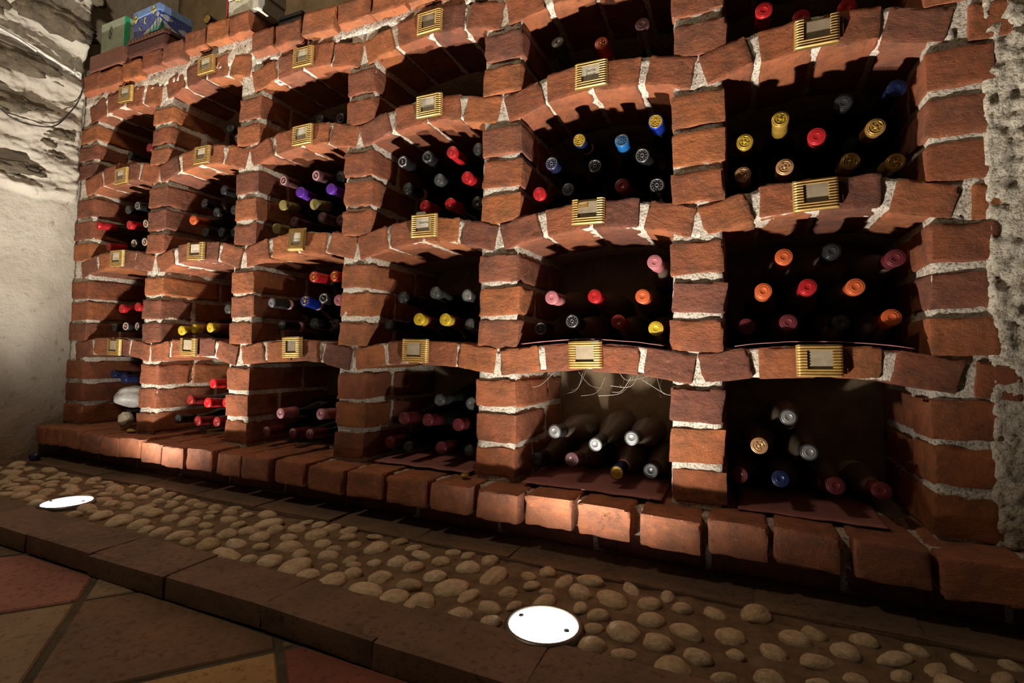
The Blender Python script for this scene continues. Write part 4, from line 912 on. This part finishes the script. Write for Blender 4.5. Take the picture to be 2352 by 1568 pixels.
# ------------------------------------------------------------------ cable and rope on the left wall
def tube(name, pts, r, mat, n=8, sub=6, twist=0.0, parent=None):
    P = [Vector(p) for p in pts]; C = []
    for i in range(len(P) - 1):
        p0, p1, p2, p3 = P[max(0, i - 1)], P[i], P[i + 1], P[min(len(P) - 1, i + 2)]
        for k in range(sub):
            t_ = k / sub
            C.append(.5 * ((2 * p1) + (p2 - p0) * t_ + (2 * p0 - 5 * p1 + 4 * p2 - p3) * t_ ** 2 + (3 * p1 - p0 - 3 * p2 + p3) * t_ ** 3))
    C.append(P[-1])
    V, F = [], []
    for i, c_ in enumerate(C):
        d = (C[min(i + 1, len(C) - 1)] - C[max(i - 1, 0)]).normalized()
        a = d.cross(Vector((.13, .2, 1))).normalized(); b_ = d.cross(a)
        for k in range(n):
            th = 2 * math.pi * k / n
            rr = r * (1 + (.25 * math.cos(3 * th + i * twist) if twist else 0))
            V.append(c_ + a * math.cos(th) * rr + b_ * math.sin(th) * rr)
    for i in range(len(C) - 1):
        for k in range(n): F.append((i * n + k, i * n + (k + 1) % n, (i + 1) * n + (k + 1) % n, (i + 1) * n + k))
    return place(name, mesh_from(name, V, F, mat), parent)
M['black_cable'] = flat_material('black cable', (.012, .012, .012), .45)
M['white_rope'] = flat_material('white rope', (.55, .54, .50), .7)
M['web'] = flat_material('cobweb', (.45, .42, .38), .8)
cb = tube('cable', [(max(left_x(y_ + k1, z_ + k2) for k1 in (-.02, 0, .02) for k2 in (-.02, 0, .02)) + .006, y_, z_ + H) for (_, y_, z_) in [(XL + .050, .62, .86), (XL + .048, .80, .80), (XL + .055, .87, .755), (XL + .060, .93, .755), (XL + .062, .985, .775), (XL + .055, 1.03, .845), (XL + .050, 1.055, .90), (XL + .046, 1.063, .96), (XL + .050, 1.062, 1.0), (XL + .05, 1.075, 1.03)]], .0022, M['black_cable'])
tag(cb, 'thin black cable hanging across the rough stone wall', 'cable')
rt = empty('rope', (max(left_x(.80 + k1 * .03, 1.05 - k1 * .005 + k2 * .012) for k1 in range(9) for k2 in (-1, 0, 1)) + .004, .80, 1.05 + H)); tag(rt, 'white twisted rope ending in a loop on the stone wall', 'rope')
tube('strand', [(0.03, -.25, .05), (.0, -.05, .005), (.0, .05, -.012), (-.004, .15, -.035), (-.008, .235, -.052)], .0052, M['white_rope'], 10, 14, .9, rt)
tube('strand', [(0.034, -.25, .03), (.006, -.05, -.008), (.004, .05, -.020), (-.002, .12, -.036)], .0036, M['white_rope'], 8, 10, .9, rt)
V_, F_ = lathe([(.007 + .004 * math.cos(a), .004 * math.sin(a)) for a in [i * math.pi / 4 for i in range(9)]], 20)
place('loop', mesh_from('loop', [(z_, x_, y_) for x_, y_, z_ in V_], F_, M['white_rope']), rt, (-.006, .247, -.053))

# ------------------------------------------------------------------ small things in and below the niches
M['bag'] = flat_material('white plastic bag', (.50, .49, .47), .45, 0, .5, (40, .6, .006))
M['rubble'] = rough_material('pale rubble stone', [(.3, (.36, .29, .21)), (.7, (.50, .42, .32))], 30, 120, .003, .6)
M['liner'] = flat_material('mauve shelf paper', (.34, .135, .125), .6, 0, .4, (12, .5, .01))
M['blue_scrap'] = flat_material('dark blue wrapper', (.012, .016, .05), .4, 0, .5, (60, .5, .004))
M['bit_yellow'] = flat_material('glossy yellow', (.40, .32, .04), .3, .5)
def lump(name, rx, ry, rz, seed, mat, flat=False, amp=.3):
    off = Vector((seed, seed * 2, seed * .5))
    bm = bmesh.new(); bmesh.ops.create_icosphere(bm, subdivisions=2 if flat else 4, radius=1)
    for v in bm.verts:
        p = v.co.copy(); d = 1 + amp * noise.noise(p * 1.3 + off) + amp * .35 * noise.noise(p * 4 + off)
        v.co = Vector((p.x * rx * d, p.y * ry * d, p.z * rz * d))
    me = bpy.data.meshes.new(name); bm.to_mesh(me); bm.free(); me.materials.append(mat)
    if not flat: me.polygons.foreach_set('use_smooth', [True] * len(me.polygons))
    return me
tag(place('rubble_stone', lump('rubble_stone', .026, .024, .030, 3.0, M['rubble'], True, .25), None, (-1.955, 1.105, -.262 + H)), 'pale angular rubble stone in the bottom left niche', 'stone')
tag(place('plastic_bag', lump('plastic_bag', .046, .085, .040, 5.0, M['bag'], False, .22), None, (-1.975, 1.165, -.188 + H), (0, .2, 0)), 'white crumpled plastic bag above the stone in bottom left niche', 'bag')
tag(place('wrapper', lump('wrapper', .016, .016, .018, 7.0, M['blue_scrap'], True, .4), None, (-2.245, .985, Z_STRIP + .015)), 'dark blue crumpled wrapper at the foot of left wall', 'wrapper')
tag(place('yellow_bit', lump('yellow_bit', .014, .012, .006, 8.0, M['bit_yellow'], True, .5), None, (-1.885, 1.085, Z_LEDGE + .006 + H)), 'small yellow lump standing for a glass shine on the ledge below the white bag', 'scrap')  # glass shine put in as a glossy yellow lump
tag(place('yellow_bit', lump('yellow_bit', .010, .009, .006, 9.0, M['bit_yellow'], True, .5), None, (-.595, 1.075, Z_LEDGE + .006 + H)), 'small yellow bit on the ledge at fourth column', 'scrap')
def liner(x0, x1, y0, y1, z0, th, rise, xa, xb, label, seed, over=.012):
    def fn(u, v, w):
        x = x0 + u * (x1 - x0); y = y0 + v * (y1 - y0)
        e = noise.noise(Vector((x * 30, seed, 0))) * .008 if v == 0 else 0
        z = z0 + th
        if rise is not None:
            t = (x - xa) / (xb - xa) - .5
            a = z0 + th + arch_z(t, rise) + .0035
            z = max(a, z0 + th - .003) if y > YF + .07 else a + .0
        z += .0015 + w * .0014 + noise.noise(Vector((x * 22, y * 9, seed))) * .0018
        return (x, y + e, z + H)
    o = place('shelf_paper', mesh_from('shelf_paper', *lattice_box(36, 14, 1, fn), M['liner']))
    tag(o, label, 'shelf paper', 'mauve shelf papers under the bottles')
liner(-.455, -.150, 1.082, 1.40, -.298, .004, None, 0, 1, 'mauve shelf paper under the dusty bottles, bottom niche of fifth column', 1.0)
liner(-.010, .230, 1.092, 1.40, -.298, .004, None, 0, 1, 'torn mauve shelf paper in the bottom niche of rightmost column', 2.0)
liner(-.465, -.150, 1.090, 1.40, LV[1][4][0], LV[1][4][1], LV[1][4][2], PX[4], PX[5], 'mauve shelf paper edge on the lowest arch of fifth column', 3.0)
liner(-.015, .27, 1.091, 1.40, LV[1][5][0], LV[1][5][1], LV[1][5][2], PX[5], PX[6], 'mauve shelf paper edge on the lowest arch of rightmost column', 4.0)
liner(-.88, -.60, 1.10, 1.40, -.298, .004, None, 0, 1, 'mauve shelf paper in the bottom niche of fourth column', 5.0)
# cobwebs under the lowest arch of the fifth column
web = empty('cobweb', (-.33, 1.16, -.06 + H)); tag(web, 'grey cobweb threads under the lowest arch of fifth column', 'cobweb')
wr_ = random.Random(5)
for i in range(16):
    a = Vector((wr_.uniform(-.10, .16), wr_.uniform(-.03, .10), wr_.uniform(.0, .018)))
    b_ = Vector((a.x + wr_.uniform(-.07, .07), a.y + wr_.uniform(-.05, .05), wr_.uniform(-.045, .012)))
    md = (a + b_) / 2 + Vector((wr_.uniform(-.015, .015), wr_.uniform(-.01, .01), -.014))
    tube('thread', [a, md, b_], wr_.uniform(.0003, .0006), M['web'], 4, 5, 0, web)
